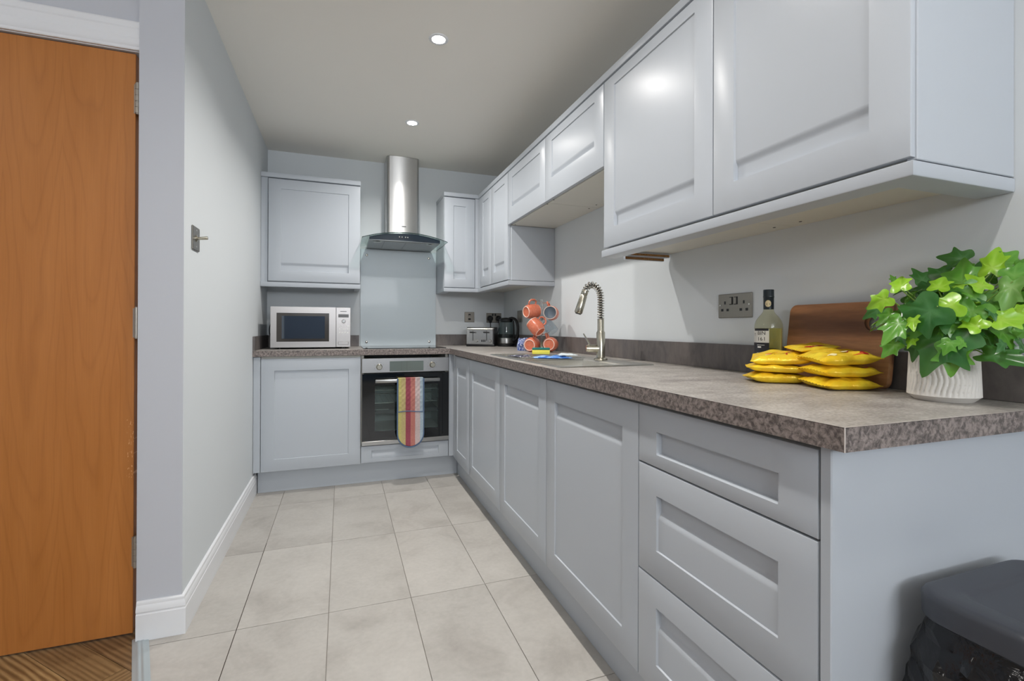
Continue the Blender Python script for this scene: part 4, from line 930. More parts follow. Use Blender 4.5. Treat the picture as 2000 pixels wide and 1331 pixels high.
# glass cup hanging behind
t = empty('glass_cup', at(0.052, 0.02, 1.03), 'small clear glass cup hanging on the right of the mug tree', 'cup')
M = Matrix.Translation(at(0.052, 0.036, 1.064)) @ frame_from(CR*0.5-CF*0.4-UP*0.75, CR*-0.7+UP*0.4) @ Matrix.Translation((0, 0, -0.04))
gcup = glassy('cup_glass', (0.90, 0.93, 0.95, 1), rough=0.05)
b = MB(); b.lathe([(0.0001, 0.0), (0.026, 0.0), (0.030, 0.004), (0.036, 0.03), (0.037, 0.08), (0.0345, 0.08), (0.0335, 0.03), (0.027, 0.007), (0.0001, 0.006)], 32, M); obj('body', b, gcup, t)
b = MB(); b.tube(spline([M @ Vector(p) for p in ((0.035, 0, 0.062), (0.050, 0, 0.064), (0.058, 0, 0.045), (0.050, 0, 0.026), (0.034, 0, 0.026))]), 0.004, 8); obj('handle', b, gcup, t)

# ------------------------------------------------------------------ sink
sink_m = steel('sink_steel', (200, 198, 192), 0.33, (60, 60, 60), 0.02)
sk = empty('sink', (0.97, 2.04, WT), 'stainless steel inset sink with ribbed drainer beside the tap', 'sink')
zt = WT+0.0045
b = MB()
def ring(mb, xa0, xa1, ya0, ya1, xb0, xb1, yb0, yb1, z0, z1):
    A = [(xa0, ya0), (xa1, ya0), (xa1, ya1), (xa0, ya1)]; B = [(xb0, yb0), (xb1, yb0), (xb1, yb1), (xb0, yb1)]
    vs = [(x, y, z0) for x, y in A]+[(x, y, z1) for x, y in B]; mb.add(vs, [(i, (i+1) % 4, 4+(i+1) % 4, 4+i) for i in range(4)])
ring(b, SX0, SX1, SY0, SY1, SX0+0.003, SX1-0.003, SY0+0.003, SY1-0.003, WT+0.0003, zt)
ring(b, SX0+0.003, SX1-0.003, SY0+0.003, SY1-0.003, SX0+0.014, SX1-0.014, SY0+0.014, SY1-0.014, zt, zt-0.0018)
# flat deck around bowl and drainer
zd = zt-0.0018; X0, X1, Y0, Y1 = SX0+0.014, SX1-0.014, SY0+0.014, SY1-0.014; dX0, dX1, dY0, dY1 = 0.795, 1.120, 2.060, 2.440
def quad(x0, x1, y0, y1, z): b.add([(x0, y0, z), (x1, y0, z), (x1, y1, z), (x0, y1, z)], [(0, 1, 2, 3)])
quad(X0, bX0, Y0, Y1, zd); quad(bX0, bX1, Y0, bY0, zd); quad(bX0, bX1, bY1, dY0, zd); quad(bX1, X1, Y0, dY0, zd); quad(dX1, X1, dY0, Y1, zd); quad(bX0, dX1, dY1, Y1, zd); quad(bX0, dX1, dY0, dY1, zd-0.0012) 
obj('deck', b, sink_m, sk, smooth=20)
b = MB(); bm_ = bmesh.new()
ring(b, bX0-0.001, bX1+0.001, bY0-0.001, bY1+0.001, bX0+0.006, bX1-0.006, bY0+0.006, bY1-0.006, zd, zd-0.006)
ring(b, bX0+0.006, bX1-0.006, bY0+0.006, bY1-0.006, bX0+0.012, bX1-0.012, bY0+0.012, bY1-0.012, zd-0.006, WT-0.14)
ring(b, bX0+0.012, bX1-0.012, bY0+0.012, bY1-0.012, bX0+0.035, bX1-0.035, bY0+0.035, bY1-0.035, WT-0.14, WT-0.155)
b.add([(bX0+0.035, bY0+0.035, WT-0.155), (bX1-0.035, bY0+0.035, WT-0.155), (bX1-0.035, bY1-0.035, WT-0.155), (bX0+0.035, bY1-0.035, WT-0.155)], [(0, 1, 2, 3)])
obj('bowl', b, sink_m, sk, smooth=40)
b = MB(); b.lathe([(0.0001, 0.0012), (0.030, 0.0012), (0.038, 0.002), (0.042, 0.0)], 28, Matrix.Translation((0.94, 1.835, WT-0.155))); obj('waste', b, chrome_m, sk)
for k in range(13):
    y = 2.085+k*0.0285
    b = MB(); M = None; xr0, xr1 = 0.808, 1.105
    b.box(xr0, xr1, y-0.0045, y+0.0045, zd-0.0015, zd+0.0040, 0.0018); obj('drainer_rib', b, sink_m, sk)
for k in range(8):
    y = 1.70+k*0.038
    b = MB(); b.box(0.778, 0.793, y-0.0045, y+0.0045, zd-0.0004, zd+0.0018, 0.001); obj('edge_rib', b, sink_m, sk)

# ------------------------------------------------------------------ tap: pull-down spring mixer
tp = Vector((1.110, 1.905, zd+0.0003))
ta = empty('kitchen_tap', tp, 'brushed steel kitchen tap with a coiled spring neck and pull-down spray head', 'tap')
b = MB(); b.lathe([(0.0001, 0), (0.030, 0), (0.031, 0.003), (0.029, 0.008), (0.024, 0.011), (0.0001, 0.011)], 32, Matrix.Translation(tp)); obj('base_flange', b, nickel_m, ta)
b = MB(); b.lathe([(0.0001, 0.011), (0.0195, 0.011), (0.0195, 0.125), (0.0165, 0.130), (0.0150, 0.134), (0.0150, 0.182), (0.0135, 0.186), (0.0001, 0.186)], 32, Matrix.Translation(tp)); obj('column', b, nickel_m, ta)
L1 = -CR  # handle side, seen to the left
b = MB(); b.cyl(tp+UP*0.052+L1*0.010, tp+UP*0.052+L1*0.060, 0.0175, n=24); b.cyl(tp+UP*0.052+L1*0.0605, tp+UP*0.052+L1*0.066, 0.0150, n=24); obj('valve_body', b, nickel_m, ta)
b = MB(); b.tube([tp+UP*0.066+L1*0.048, tp+UP*0.085+L1*0.058, tp+UP*0.120+L1*0.079], lambda t: 0.0042-0.0012*t, 8); obj('lever', b, nickel_m, ta)
# neck path (arches toward the left of the picture, along -CR)
neck = [tp+UP*0.182, tp+UP*0.230, tp+UP*0.275, tp+UP*0.305+L1*0.004, tp+UP*0.330+L1*0.018, tp+UP*0.342+L1*0.038, tp+UP*0.336+L1*0.058, tp+UP*0.312+L1*0.072]
NP = spline(neck, 14)
b = MB(); b.tube(NP, 0.0060, 10); obj('hose', b, plain('hose_grey', rgb(60, 60, 58), 0.4), ta)
# coil
def coil(P, turns, R, r, per=12):
    cum = [0]
    for i in range(1, len(P)): cum.append(cum[-1]+(P[i]-P[i-1]).length)
    L = cum[-1]; out = []; N = turns*per; j = 0; nr = Vector((0, 1, 0)) - CF*0
    for k in range(N+1):
        s_ = L*k/N
        while j < len(P)-2 and cum[j+1] < s_: j += 1
        t = (s_-cum[j])/(cum[j+1]-cum[j]); p = P[j].lerp(P[j+1], t); tg = (P[j+1]-P[j]).normalized()
        n1 = CF-tg*CF.dot(tg); n1.normalize(); n2 = tg.cross(n1); a = 2*PI*k/per
        out.append(p+n1*R*math.cos(a)+n2*R*math.sin(a))
    b_ = MB(); b_.tube(out, r, 6); return b_
obj('spring', coil(NP, 20, 0.0140, 0.0028), chrome_m, ta)
e0 = NP[-1]; dv = (NP[-1]-NP[-3]).normalized()*0.35+Vector((0, 0, -1))*0.85+L1*0.2; dv.normalize()
b = MB()
Mh = Matrix.Translation(e0+dv*-0.004) @ dv.to_track_quat('Z', 'Y').to_matrix().to_4x4()
b.lathe([(0.0001, 0), (0.0145, 0), (0.0155, 0.004), (0.0155, 0.020), (0.0145, 0.022), (0.0165, 0.026), (0.0185, 0.080), (0.0185, 0.104), (0.0160, 0.108), (0.0001, 0.108)], 28, Mh); obj('spray_head', b, nickel_m, ta)
b = MB(); b.lathe([(0.0001, 0.1081), (0.0130, 0.1081), (0.0135, 0.112), (0.0001, 0.112)], 24, Mh); obj('nozzle', b, black_m, ta)

# ------------------------------------------------------------------ sponge, cloth, wrapper
SM = Matrix.Translation((0.935, 2.185, zd+0.0150)) @ Matrix.Rotation(math.radians(-24), 4, 'Z')
sg = empty('sponge', (0.935, 2.185, zd+0.015), 'yellow washing-up sponge with a green scouring pad on the drainer', 'sponge')
yel = NT('yellow_sponge'); _n = yel.noise(yel.coord(), 300, 2); yel.base(rgb(232, 216, 84)); yel.bump(_n, 0.5, 0.001); yel.set(Roughness=0.9); yel = yel.m
grn = NT('green_scourer'); _n = grn.noise(grn.coord(), 400, 2); grn.base(rgb(22, 108, 100)); grn.bump(_n, 0.8, 0.001); grn.set(Roughness=0.95); grn = grn.m
b = MB(); b.box(-0.044, 0.044, -0.030, 0.030, 0.0, 0.022, 0.004, M=SM, seg=2); obj('foam', b, yel, sg)
b = MB(); b.box(-0.044, 0.044, -0.030, 0.030, 0.0222, 0.031, 0.003, M=SM, seg=2); obj('scourer_pad', b, grn, sg)
def cloth(name, cx, cy, w_, h_, rot, mat, seed, amp, th, label, cat, z0):
    b = MB(); c_, s_ = math.cos(rot), math.sin(rot); nu = nv = 17
    def top(u, v):
        x, y = (u-0.5)*w_*(1+0.08*math.sin(v*9+seed)), (v-0.5)*h_*(1+0.10*math.sin(u*7+seed)); e = min(u, 1-u, v, 1-v)*6; e = min(1, e)
        z = z0+th*0.4+(amp*abs(mnoise.noise(Vector((x*26+seed, y*26, seed))))*1.6+th*0.6)*e
        return (cx+c_*x-s_*y, cy+s_*x+c_*y, z)
    b.grid(top, nu, nv)
    def bot(u, v): p_ = top(u, v); return (p_[0], p_[1], z0+0.0002)
    b.grid(bot, nu, nv); n_ = nu*nv
    bd = [i for i in range(nu)]+[j*nu+nu-1 for j in range(1, nv)]+[(nv-1)*nu+i for i in range(nu-2, -1, -1)]+[j*nu for j in range(nv-2, 0, -1)]
    for i in range(len(bd)): p_, q_ = bd[i], bd[(i+1) % len(bd)]; b.f.append((p_, q_, n_+q_, n_+p_)); b.mi.append(0)
    return obj(name, b, mat, label=label, cat=cat, smooth=60)
bl = NT('blue_cloth'); _n = bl.noise(bl.coord(), 26, 3, 0.6, 1.0); bl.base(bl.ramp(_n, [(0.36, rgb(40, 84, 170)), (0.50, rgb(84, 146, 222)), (0.62, rgb(190, 216, 244))])); bl.set(Roughness=0.5)
cloth('cleaning_cloth', 0.955, 2.095, 0.180, 0.115, math.radians(-20), bl.m, 3, 0.010, 0.004, 'crumpled blue and white cloth under the sponge on the drainer', 'cloth', zd+0.0026)
wr = plain('clear_white_wrapper', rgb(206, 216, 220), 0.12)
cloth('plastic_wrapper', 1.010, 2.045, 0.085, 0.045, math.radians(-15), wr, 8, 0.008, 0.004, 'small crinkled clear-white wrapper in front of the sponge', 'wrapper', zd+0.016)
nv = NT('navy_print'); _n = nv.noise(nv.coord(), 48, 3, 0.6, 1.0); nv.base(nv.ramp(_n, [(0.42, rgb(34, 38, 58)), (0.55, rgb(72, 74, 92)), (0.66, rgb(196, 196, 202))])); nv.set(Roughness=0.35)
cloth('patterned_cloth', 0.838, 2.215, 0.075, 0.130, math.radians(12), nv.m, 12, 0.007, 0.003, 'small dark navy patterned cloth on the far end of the drainer', 'cloth', zd+0.0026)

# ------------------------------------------------------------------ wine bottle
BX, BY, BS = 1.236, 1.113, 1.0
bt = empty('wine_bottle', (BX, BY, WT), 'clear bottle of white wine with a black and white label and black neck sleeve', 'bottle')
MBt = Matrix.Translation((BX, BY, WT+0.0003))
wine = NT('white_wine'); t = wine.t
wine.base(rgb(228, 220, 150)); wine.set(Roughness=0.05); wine.b.inputs['Transmission Weight'].default_value = 0.9; wine.b.inputs['IOR'].default_value = 1.34
wg = NT('bottle_glass_tint'); wg.t.nodes.remove(wg.b)
_o = [n for n in wg.t.nodes if n.type == 'OUTPUT_MATERIAL'][0]; _tr = wg.n('ShaderNodeBsdfTransparent'); _tr.inputs[0].default_value = rgb(243, 242, 226); _gl = wg.n('ShaderNodeBsdfGlossy'); _gl.inputs['Roughness'].default_value = 0.03; _mx = wg.n('ShaderNodeMixShader'); wg.l(facing_fac(wg), _mx.inputs[0]); wg.l(_tr.outputs[0], _mx.inputs[1]); wg.l(_gl.outputs[0], _mx.inputs[2]); wg.l(_mx.outputs[0], _o.inputs[0])
R_B = 0.0395
prof = [(0.0001, 0.004), (0.030, 0.0015), (0.036, 0.0), (R_B, 0.005), (R_B, 0.150), (0.0385, 0.162), (0.0350, 0.173), (0.0280, 0.184), (0.0205, 0.193), (0.0155, 0.201), (0.0140, 0.210), (0.0138, 0.263), (0.0001, 0.263)]
b = MB(); b.lathe(prof, 44, MBt); obj('glass', b, wg.m, bt, smooth=40)
b = MB(); b.lathe([(0.0001, 0.006), (0.034, 0.006), (R_B-0.003, 0.010), (R_B-0.003, 0.150), (0.0001, 0.150)], 40, MBt); obj('wine', b, wine.m, bt, smooth=40)
b = MB(); b.lathe([(0.0142, 0.208), (0.0146, 0.2085), (0.0148, 0.2435), (0.0155, 0.245), (0.0155, 0.248), (0.0150, 0.249), (0.0152, 0.267), (0.0145, 0.2685), (0.0001, 0.2685)], 32, MBt); obj('neck_sleeve', b, plain('sleeve_black', rgb(16, 30, 38), 0.3), bt)
a_cam = math.atan2(-BY, -BX)            # angle of the side towards the room
def on_cyl(R, ac, verts, zc, off):
    return [(BX+(R+off)*math.cos(ac+x/R), BY+(R+off)*math.sin(ac+x/R), WT+zc+y) for x, y, *_ in verts]
def cyl_patch(R, ac, half, z0, z1, off, mat, name):
    b = MB(); n = 14; V = [((i/n*2-1)*half, z) for z in (z0, z1) for i in range(n+1)]
    b.add(on_cyl(R, ac, V, 0, off), [(i, i+1, n+2+i, n+1+i) for i in range(n)]); return obj(name, b, mat, bt, smooth=60)
ac = a_cam+0.42*1.0
paper = plain('label_white', rgb(232, 232, 228), 0.6); ink = plain('label_black', rgb(24, 26, 34), 0.5)
acl = a_cam-0.72
cyl_patch(R_B, acl, 0.030, 0.106, 0.148, 0.0003, paper, 'label')
cyl_patch(R_B, acl+0.12, 0.024, 0.1425, 0.1495, 0.0006, ink, 'label_band'); cyl_patch(R_B, acl+0.0, 0.030, 0.020, 0.1065, 0.0004, ink, 'label_lower')
def label_text(s, size, x, z, mat, nm, ac_, R=None, off=0.0008, sp=1.0):
    vs, fs = text_mesh(s, size, spacing=sp); b = MB(); b.add(on_cyl(R or R_B, ac_, [(v[0]+x, v[1]) for v in vs], z, off), fs); return obj(nm, b, mat, bt, smooth=0, fixn=False)
label_text('BIN', 0.0155, 0.0085, 0.1350, ink, 'label_text', acl, sp=1.02)
label_text('161', 0.0155, 0.0085, 0.1175, ink, 'label_text', acl, sp=1.15)
label_text('T', 0.012, -0.0155, 0.130, ink, 'label_mark', acl)
cyl_patch(R_B, acl+0.15, 0.012, 0.0985, 0.0998, 0.0007, paper, 'label_line'); cyl_patch(R_B, acl+0.05, 0.006, 0.091, 0.0950, 0.0007, paper, 'label_line'); cyl_patch(R_B, acl+0.15, 0.012, 0.075, 0.0757, 0.0007, paper, 'label_line')
gold = plain('cream_emblem', rgb(206, 190, 150), 0.5)
b = MB(); V = [(0, 0)]+[((0.0078+0.0012*(k % 2))*math.cos(k*PI/12), (0.0098+0.0014*(k % 2))*math.sin(k*PI/12)+0.004) for k in range(24)]
b.add(on_cyl(0.0148, a_cam-0.1, V, 0.2215, 0.0004), [(0, 1+k, 1+(k+1) % 24) for k in range(24)]); obj('emblem', b, gold, bt, smooth=0)

# ------------------------------------------------------------------ chopping board leaning on the wall
BZ = 0.222; BYA, BYB = 0.790, 1.080; hr = 0.0225
lean = math.atan2(0.030, BZ)
MBo = Matrix.Translation((1.258, 0, WT+0.0004)) @ Matrix.Rotation(lean, 4, 'Y')
def rr_out(y0, y1, z0, z1, r, n=6):
    out = []
    for cx_, cz_, a0 in ((y1-r, z0+r, -PI/2), (y1-r, z1-r, 0), (y0+r, z1-r, PI/2), (y0+r, z0+r, PI)):
        for k in range(n+1): a = a0+k/n*PI/2; out.append((cx_+r*math.cos(a), cz_+r*math.sin(a)))
    return out
bm_ = bmesh.new(); outer = rr_out(BYA, BYB, 0, BZ, 0.022); hole = [(0.835+hr*math.cos(-k/28*2*PI), 0.168+hr*math.sin(-k/28*2*PI)) for k in range(28)]
for i, (y, z) in enumerate(outer):
    pass
def loopedges(pts):
    vs = [bm_.verts.new((0, y, z)) for y, z in pts]; return [bm_.edges.new((vs[i], vs[(i+1) % len(vs)])) for i in range(len(vs))]
E_ = loopedges(outer)+loopedges(hole)
bmesh.ops.triangle_fill(bm_, edges=E_, use_beauty=True)
res = bmesh.ops.extrude_face_region(bm_, geom=list(bm_.faces)); 
for v in [g for g in res['geom'] if isinstance(g, bmesh.types.BMVert)]: v.co.x += 0.018
b = MB(); b.bm(bm_, 0, MBo)
cb = obj('chopping_board', b, board_m, label='dark-grained wooden chopping board with a round hole, leaning on the right wall', cat='chopping board', smooth=30)
bv = cb.modifiers.new('edge', 'BEVEL'); bv.width = 0.0025; bv.segments = 2; bv.limit_method = 'ANGLE'; bv.angle_limit = math.radians(50)

# ------------------------------------------------------------------ crisp packets
foil = NT('yellow_foil'); _n = foil.noise(foil.coord(), 14, 3, 0.6, 0.6)
foil.base(foil.ramp(_n, [(0.35, rgb(240, 190, 38)), (0.65, rgb(248, 220, 56))])); foil.set(Roughness=0.27, Metallic=0.15); foil.bump(foil.noise(foil.coord((1, 1, 1)), 55, 3, 0.6, 1.5), 0.35, 0.004); foil = foil.m
redp = plain('red_print', rgb(176, 32, 30), 0.35); whp = plain('cream_print', rgb(240, 226, 170), 0.35); orp = plain('orange_print', rgb(226, 112, 40), 0.35)
def crisp(cx, cy, z0, w_, h_, th, yaw, tx, ty, seed, label, marks=()):
    """pillow bag: w_ across x, h_ along y (crimped ends at +-y); tx, ty: slope of its resting plane"""
    c_, s_ = math.cos(yaw), math.sin(yaw)
    def prof(u, v):
        a = abs(u*2-1); e = abs(v*2-1); k = (max(0, 1-a**7)**0.6)*(max(0, 1-(e/0.94)**5)**0.7) if e < 0.94 else 0
        return k
    def P(u, v, side):
        x, y = (u-0.5)*w_, (v-0.5)*h_; k = prof(u, v)
        pinch = 1-0.06*(1-min(1, abs(v*2-1)))-0.03*math.sin(v*17+seed); x *= pinch
        wr_ = mnoise.noise(Vector((u*5+seed, v*5, seed*1.7)))*0.38+abs(mnoise.noise(Vector((u*11+seed, v*5, seed))))*0.40-0.1
        crimp = 0.0012*math.sin(u*60)*(1 if abs(v*2-1) > 0.9 else 0)
        fold = -0.10*abs(math.sin(u*6+seed+v*2))
        zz = (th*0.5*(1+side*k*(0.95+wr_+fold)))+crimp+side*0.0003 if side > 0 else th*0.5-th*0.5*k*0.98+crimp-0.0003
        wav = 0.10*th*math.sin(u*4+seed)*(1-k)
        X = cx+c_*x-s_*y; Y = cy+s_*x+c_*y
        return Vector((X, Y, z0+zz+wav+x*tx+y*ty))
    b = MB(); nu, nv = 25, 29; b.grid(lambda u, v: P(u, v, 1), nu, nv); b.grid(lambda u, v: P(u, v, -1), nu, nv)
    n_ = nu*nv; bd = [i for i in range(nu)]+[j*nu+nu-1 for j in range(1, nv)]+[(nv-1)*nu+i for i in range(nu-2, -1, -1)]+[j*nu for j in range(nv-2, 0, -1)]
    for i in range(len(bd)): p_, q_ = bd[i], bd[(i+1) % len(bd)]; b.f.append((p_, q_, n_+q_, n_+p_)); b.mi.append(0)
    t = empty('crisp_packet', (cx, cy, z0), label, 'packet', 'yellow crisp packets')
    obj('bag', b, foil, t, smooth=50)
    for kind, u0, v0, su, sv, rot, mat in marks:
        vs = []; fs = []
        if kind == 'oval':
            n = 20; V = [(0, 0)]+[(math.cos(k/n*2*PI)*0.5, math.sin(k/n*2*PI)*0.5) for k in range(n)]+[(math.cos(k/n*2*PI), math.sin(k/n*2*PI)) for k in range(n)]
            F = [(0, 1+k, 1+(k+1) % n) for k in range(n)]+[(1+k, 1+n+k, 1+n+(k+1) % n, 1+(k+1) % n) for k in range(n)]
        elif kind == 'heart':
            V = [(0, 0), (-1, 0.5), (-0.5, 0.95), (0, 0.55), (0.5, 0.95), (1, 0.5), (0.0, -1.0)]; F = [(0, 2, 1), (0, 3, 2), (0, 4, 3), (0, 5, 4), (0, 6, 5), (0, 1, 6)]
        elif kind == 'bar': V = [(-1+2*i/6, y) for y in (-0.35, 0.35) for i in range(7)]; F = [(i, i+1, i+8, i+7) for i in range(6)]
        else:
            tv, tf = text_mesh(kind, 1.6); V = [(v[0], v[1]) for v in tv]; F = tf
        cr_, sr_ = math.cos(rot), math.sin(rot); out = []
        for x, y in V:
            uu = u0+(cr_*x*su-sr_*y*sv)/w_; vv = v0+(sr_*x*su+cr_*y*sv)/h_
            p_ = P(uu, vv, 1); out.append(p_+Vector((0, 0, 0.0007 if kind in ('oval', 'heart', 'bar') else 0.0013)))
        bb = MB(); bb.add(out, F); obj('print', bb, mat, t, smooth=50, fixn=False)
    return t
M1 = [('oval', 0.22, 0.56, 0.010, 0.024, 0.0, redp), ('TO', 0.22, 0.56, 0.010, 0.010, -1.57, whp)]
crisp(1.142, 1.006, WT+0.0005, 0.112, 0.146, 0.028, 0.98, 0, 0, 1.0, 'bottom packet of the left pile of yellow crisp packets')
crisp(1.137, 1.000, WT+0.0300, 0.110, 0.146, 0.022, 0.84, 0.0, 0.02, 2.3, 'middle packet of the left pile of yellow crisp packets')
crisp(1.150, 0.992, WT+0.0560, 0.116, 0.150, 0.027, 0.70, 0.12, -0.05, 3.1, 'top packet of the left pile, with a red heart badge', (('heart', 0.30, 0.42, 0.010, 0.011, -1.57, redp), ('oval', 0.36, 0.42, 0.006, 0.010, 0, whp), ('bar', 0.42, 0.66, 0.015, 0.010, -1.3, orp), ('bar', 0.22, 0.68, 0.012, 0.008, -1.4, whp)))
crisp(1.172, 0.850, WT+0.0005, 0.120, 0.134, 0.029, 1.25, 0, 0, 4.2, 'bottom packet of the right pile of yellow crisp packets')
crisp(1.171, 0.850, WT+0.0315, 0.120, 0.138, 0.029, 1.20, 0, 0, 5.7, 'middle packet of the right pile of yellow crisp packets', (('bar', 0.10, 0.25, 0.008, 0.006, -1.57, redp),))
crisp(1.170, 0.848, WT+0.0640, 0.122, 0.142, 0.030, 1.16, 0.08, -0.06, 6.4, 'top packet of the right pile, below the hole of the chopping board', (('heart', 0.34, 0.45, 0.010, 0.011, -1.57, redp), ('oval', 0.40, 0.45, 0.006, 0.010, 0, whp), ('oval', 0.20, 0.74, 0.008, 0.010, 0, whp), ('oval', 0.12, 0.26, 0.006, 0.010, 0, redp), ('bar', 0.10, 0.36, 0.010, 0.008, -1.57, orp), ('oval', 0.45, 0.16, 0.009, 0.014, 0, redp)))
crisp(1.202, 0.945, WT+0.0930, 0.100, 0.100, 0.013, 1.1, 0.10, -0.12, 7.7, 'yellow packet at the back on top of both piles, marked TO', M1)

# ------------------------------------------------------------------ plant
PX, PY = 1.196, 0.640
pl = empty('potted_plant', (PX, PY, WT), 'bright green ivy plant in a carved white pot at the worktop end', 'plant')
pot_m = NT('white_carved_ceramic'); pot_m.base(pot_m.mix(pot_m.noise(pot_m.coord(), 20, 3), rgb(206, 202, 196), rgb(226, 222, 216))); pot_m.set(Roughness=0.5); pot_m = pot_m.m
b = MB(); NU, NV = 210, 34
def potf(u, v):
    z = 0.0115+v*0.0935; a = u*2*PI; base = 0.0575+0.0025*(1-v)-0.001*v
    zig = math.sin(z/0.030*PI)*0.045; ph = a+zig; fl = abs(math.sin(ph*21)); amp = 0.0026*min(1, (1-v)*14, v*14)
    r = base-amp*(1-fl)**1.3
    return (PX+r*math.cos(a), PY+r*math.sin(a), WT+z)
b.grid(potf, NU, NV, wrap=True); obj('pot', b, pot_m, pl, smooth=55)
b = MB(); MPt = Matrix.Translation((PX, PY, WT+0.0003)); b.lathe([(0.0001, 0), (0.0475, 0), (0.0492, 0.0015), (0.0592, 0.0112), (0.0600, 0.0118)], 60, MPt); obj('pot_foot', b, pot_m, pl, smooth=30)
b = MB(); b.lathe([(0.0562, 0.1045), (0.0548, 0.1062), (0.0525, 0.1045), (0.0520, 0.092), (0.0001, 0.092)], 60, MPt); obj('pot_rim', b, pot_m, pl)
def leafmat(nm, c1, c2, vein, rough=0.25):
    m = NT(nm); va = m.n('ShaderNodeVertexColor'); va.layer_name = 'vein'
    c = m.mix(m.noise(m.coord(), 35, 3), c1, c2); sepc = m.n('ShaderNodeSeparateColor'); m.l(va.outputs[0], sepc.inputs[0])
    m.base(m.mix(sepc.outputs[0], c, vein)); m.set(Roughness=rough); m.b.inputs['Subsurface Weight'].default_value = 0.0
    tr = m.n('ShaderNodeBsdfTranslucent'); m.l(m.mix(0.5, c, rgb(190, 220, 60)), tr.inputs[0])
    mx = m.n('ShaderNodeMixShader'); mx.inputs[0].default_value = 0.22; out = [n for n in m.t.nodes if n.type == 'OUTPUT_MATERIAL'][0]
    m.l(m.b.outputs[0], mx.inputs[1]); m.l(tr.outputs[0], mx.inputs[2]); m.l(mx.outputs[0], out.inputs[0]); return m.m
LM = [leafmat('leaf_dark_green', rgb(30, 84, 38), rgb(52, 112, 48), rgb(96, 146, 92)), leafmat('leaf_mid_green', rgb(62, 130, 42), rgb(98, 158, 52), rgb(140, 186, 96)),
      leafmat('leaf_lime', rgb(118, 178, 34), rgb(158, 206, 50), rgb(186, 218, 96)), leafmat('leaf_pale', rgb(104, 158, 74), rgb(134, 182, 96), rgb(170, 204, 130))]
OUTL = [(0.00, -0.24), (0.22, -0.56), (0.52, -0.56), (0.90, -0.34), (0.70, -0.08), (0.56, 0.08), (0.70, 0.26), (1.00, 0.56), (0.56, 0.50), (0.34, 0.54), (0.22, 0.82), (0.01, 1.36)]
OUTL = OUTL+[(-x, y) for x, y in OUTL[-2:0:-1]]
def leaf(c, n, tip, size, tint, seed):
    c, n, tip = Vector(c), Vector(n).normalized(), Vector(tip); tip = (tip-n*tip.dot(n)).normalized(); sd = tip.cross(n)
    rr_ = random.Random(seed); ws = rr_.uniform(0.72, 1.05); lobes = rr_.uniform(0.35, 0.95); droop = rr_.uniform(0.15, 0.75); cup = rr_.uniform(0.10, 0.60)
    vs = []; col = []
    def P(x, y, k):
        lo = 1-(1-lobes)*(1 if abs(x) > 0.5 else 0)*0.5
        X = x*ws*lo; z = cup*abs(X)*0.7-0.12*abs(X)-droop*0.45*max(0, y)**2-0.28*X*X+0.05*math.sin(x*6+seed)
        return c+sd*X*size+tip*y*size+n*z*size
    N = len(OUTL); b = MB()
    vs.append(P(0, -0.10, 0)); col.append(0.55)
    for k in (0.5, 1.0):
        for i, (x, y) in enumerate(OUTL):
            vs.append(P(x*k, -0.10+(y+0.10)*k, k)); tipv = i in (3, 7, 11, 15, 19) ; col.append(0.30 if (tipv and k < 1) else (0.12 if k == 1.0 else 0.0))
    fs = [(0, 1+i, 1+(i+1) % N) for i in range(N)]+[(1+i, 1+N+i, 1+N+(i+1) % N, 1+(i+1) % N) for i in range(N)]
    b.add(vs, fs); o = obj('leaf', b, LM[tint], pl, smooth=70, fixn=False)
    at_ = o.data.color_attributes.new('vein', 'FLOAT_COLOR', 'POINT')
    for i, k in enumerate(col): at_.data[i].color = (k, k, k, 1)
    sb = o.modifiers.new('soften', 'SUBSURF'); sb.levels = 1; sb.render_levels = 1
    return o
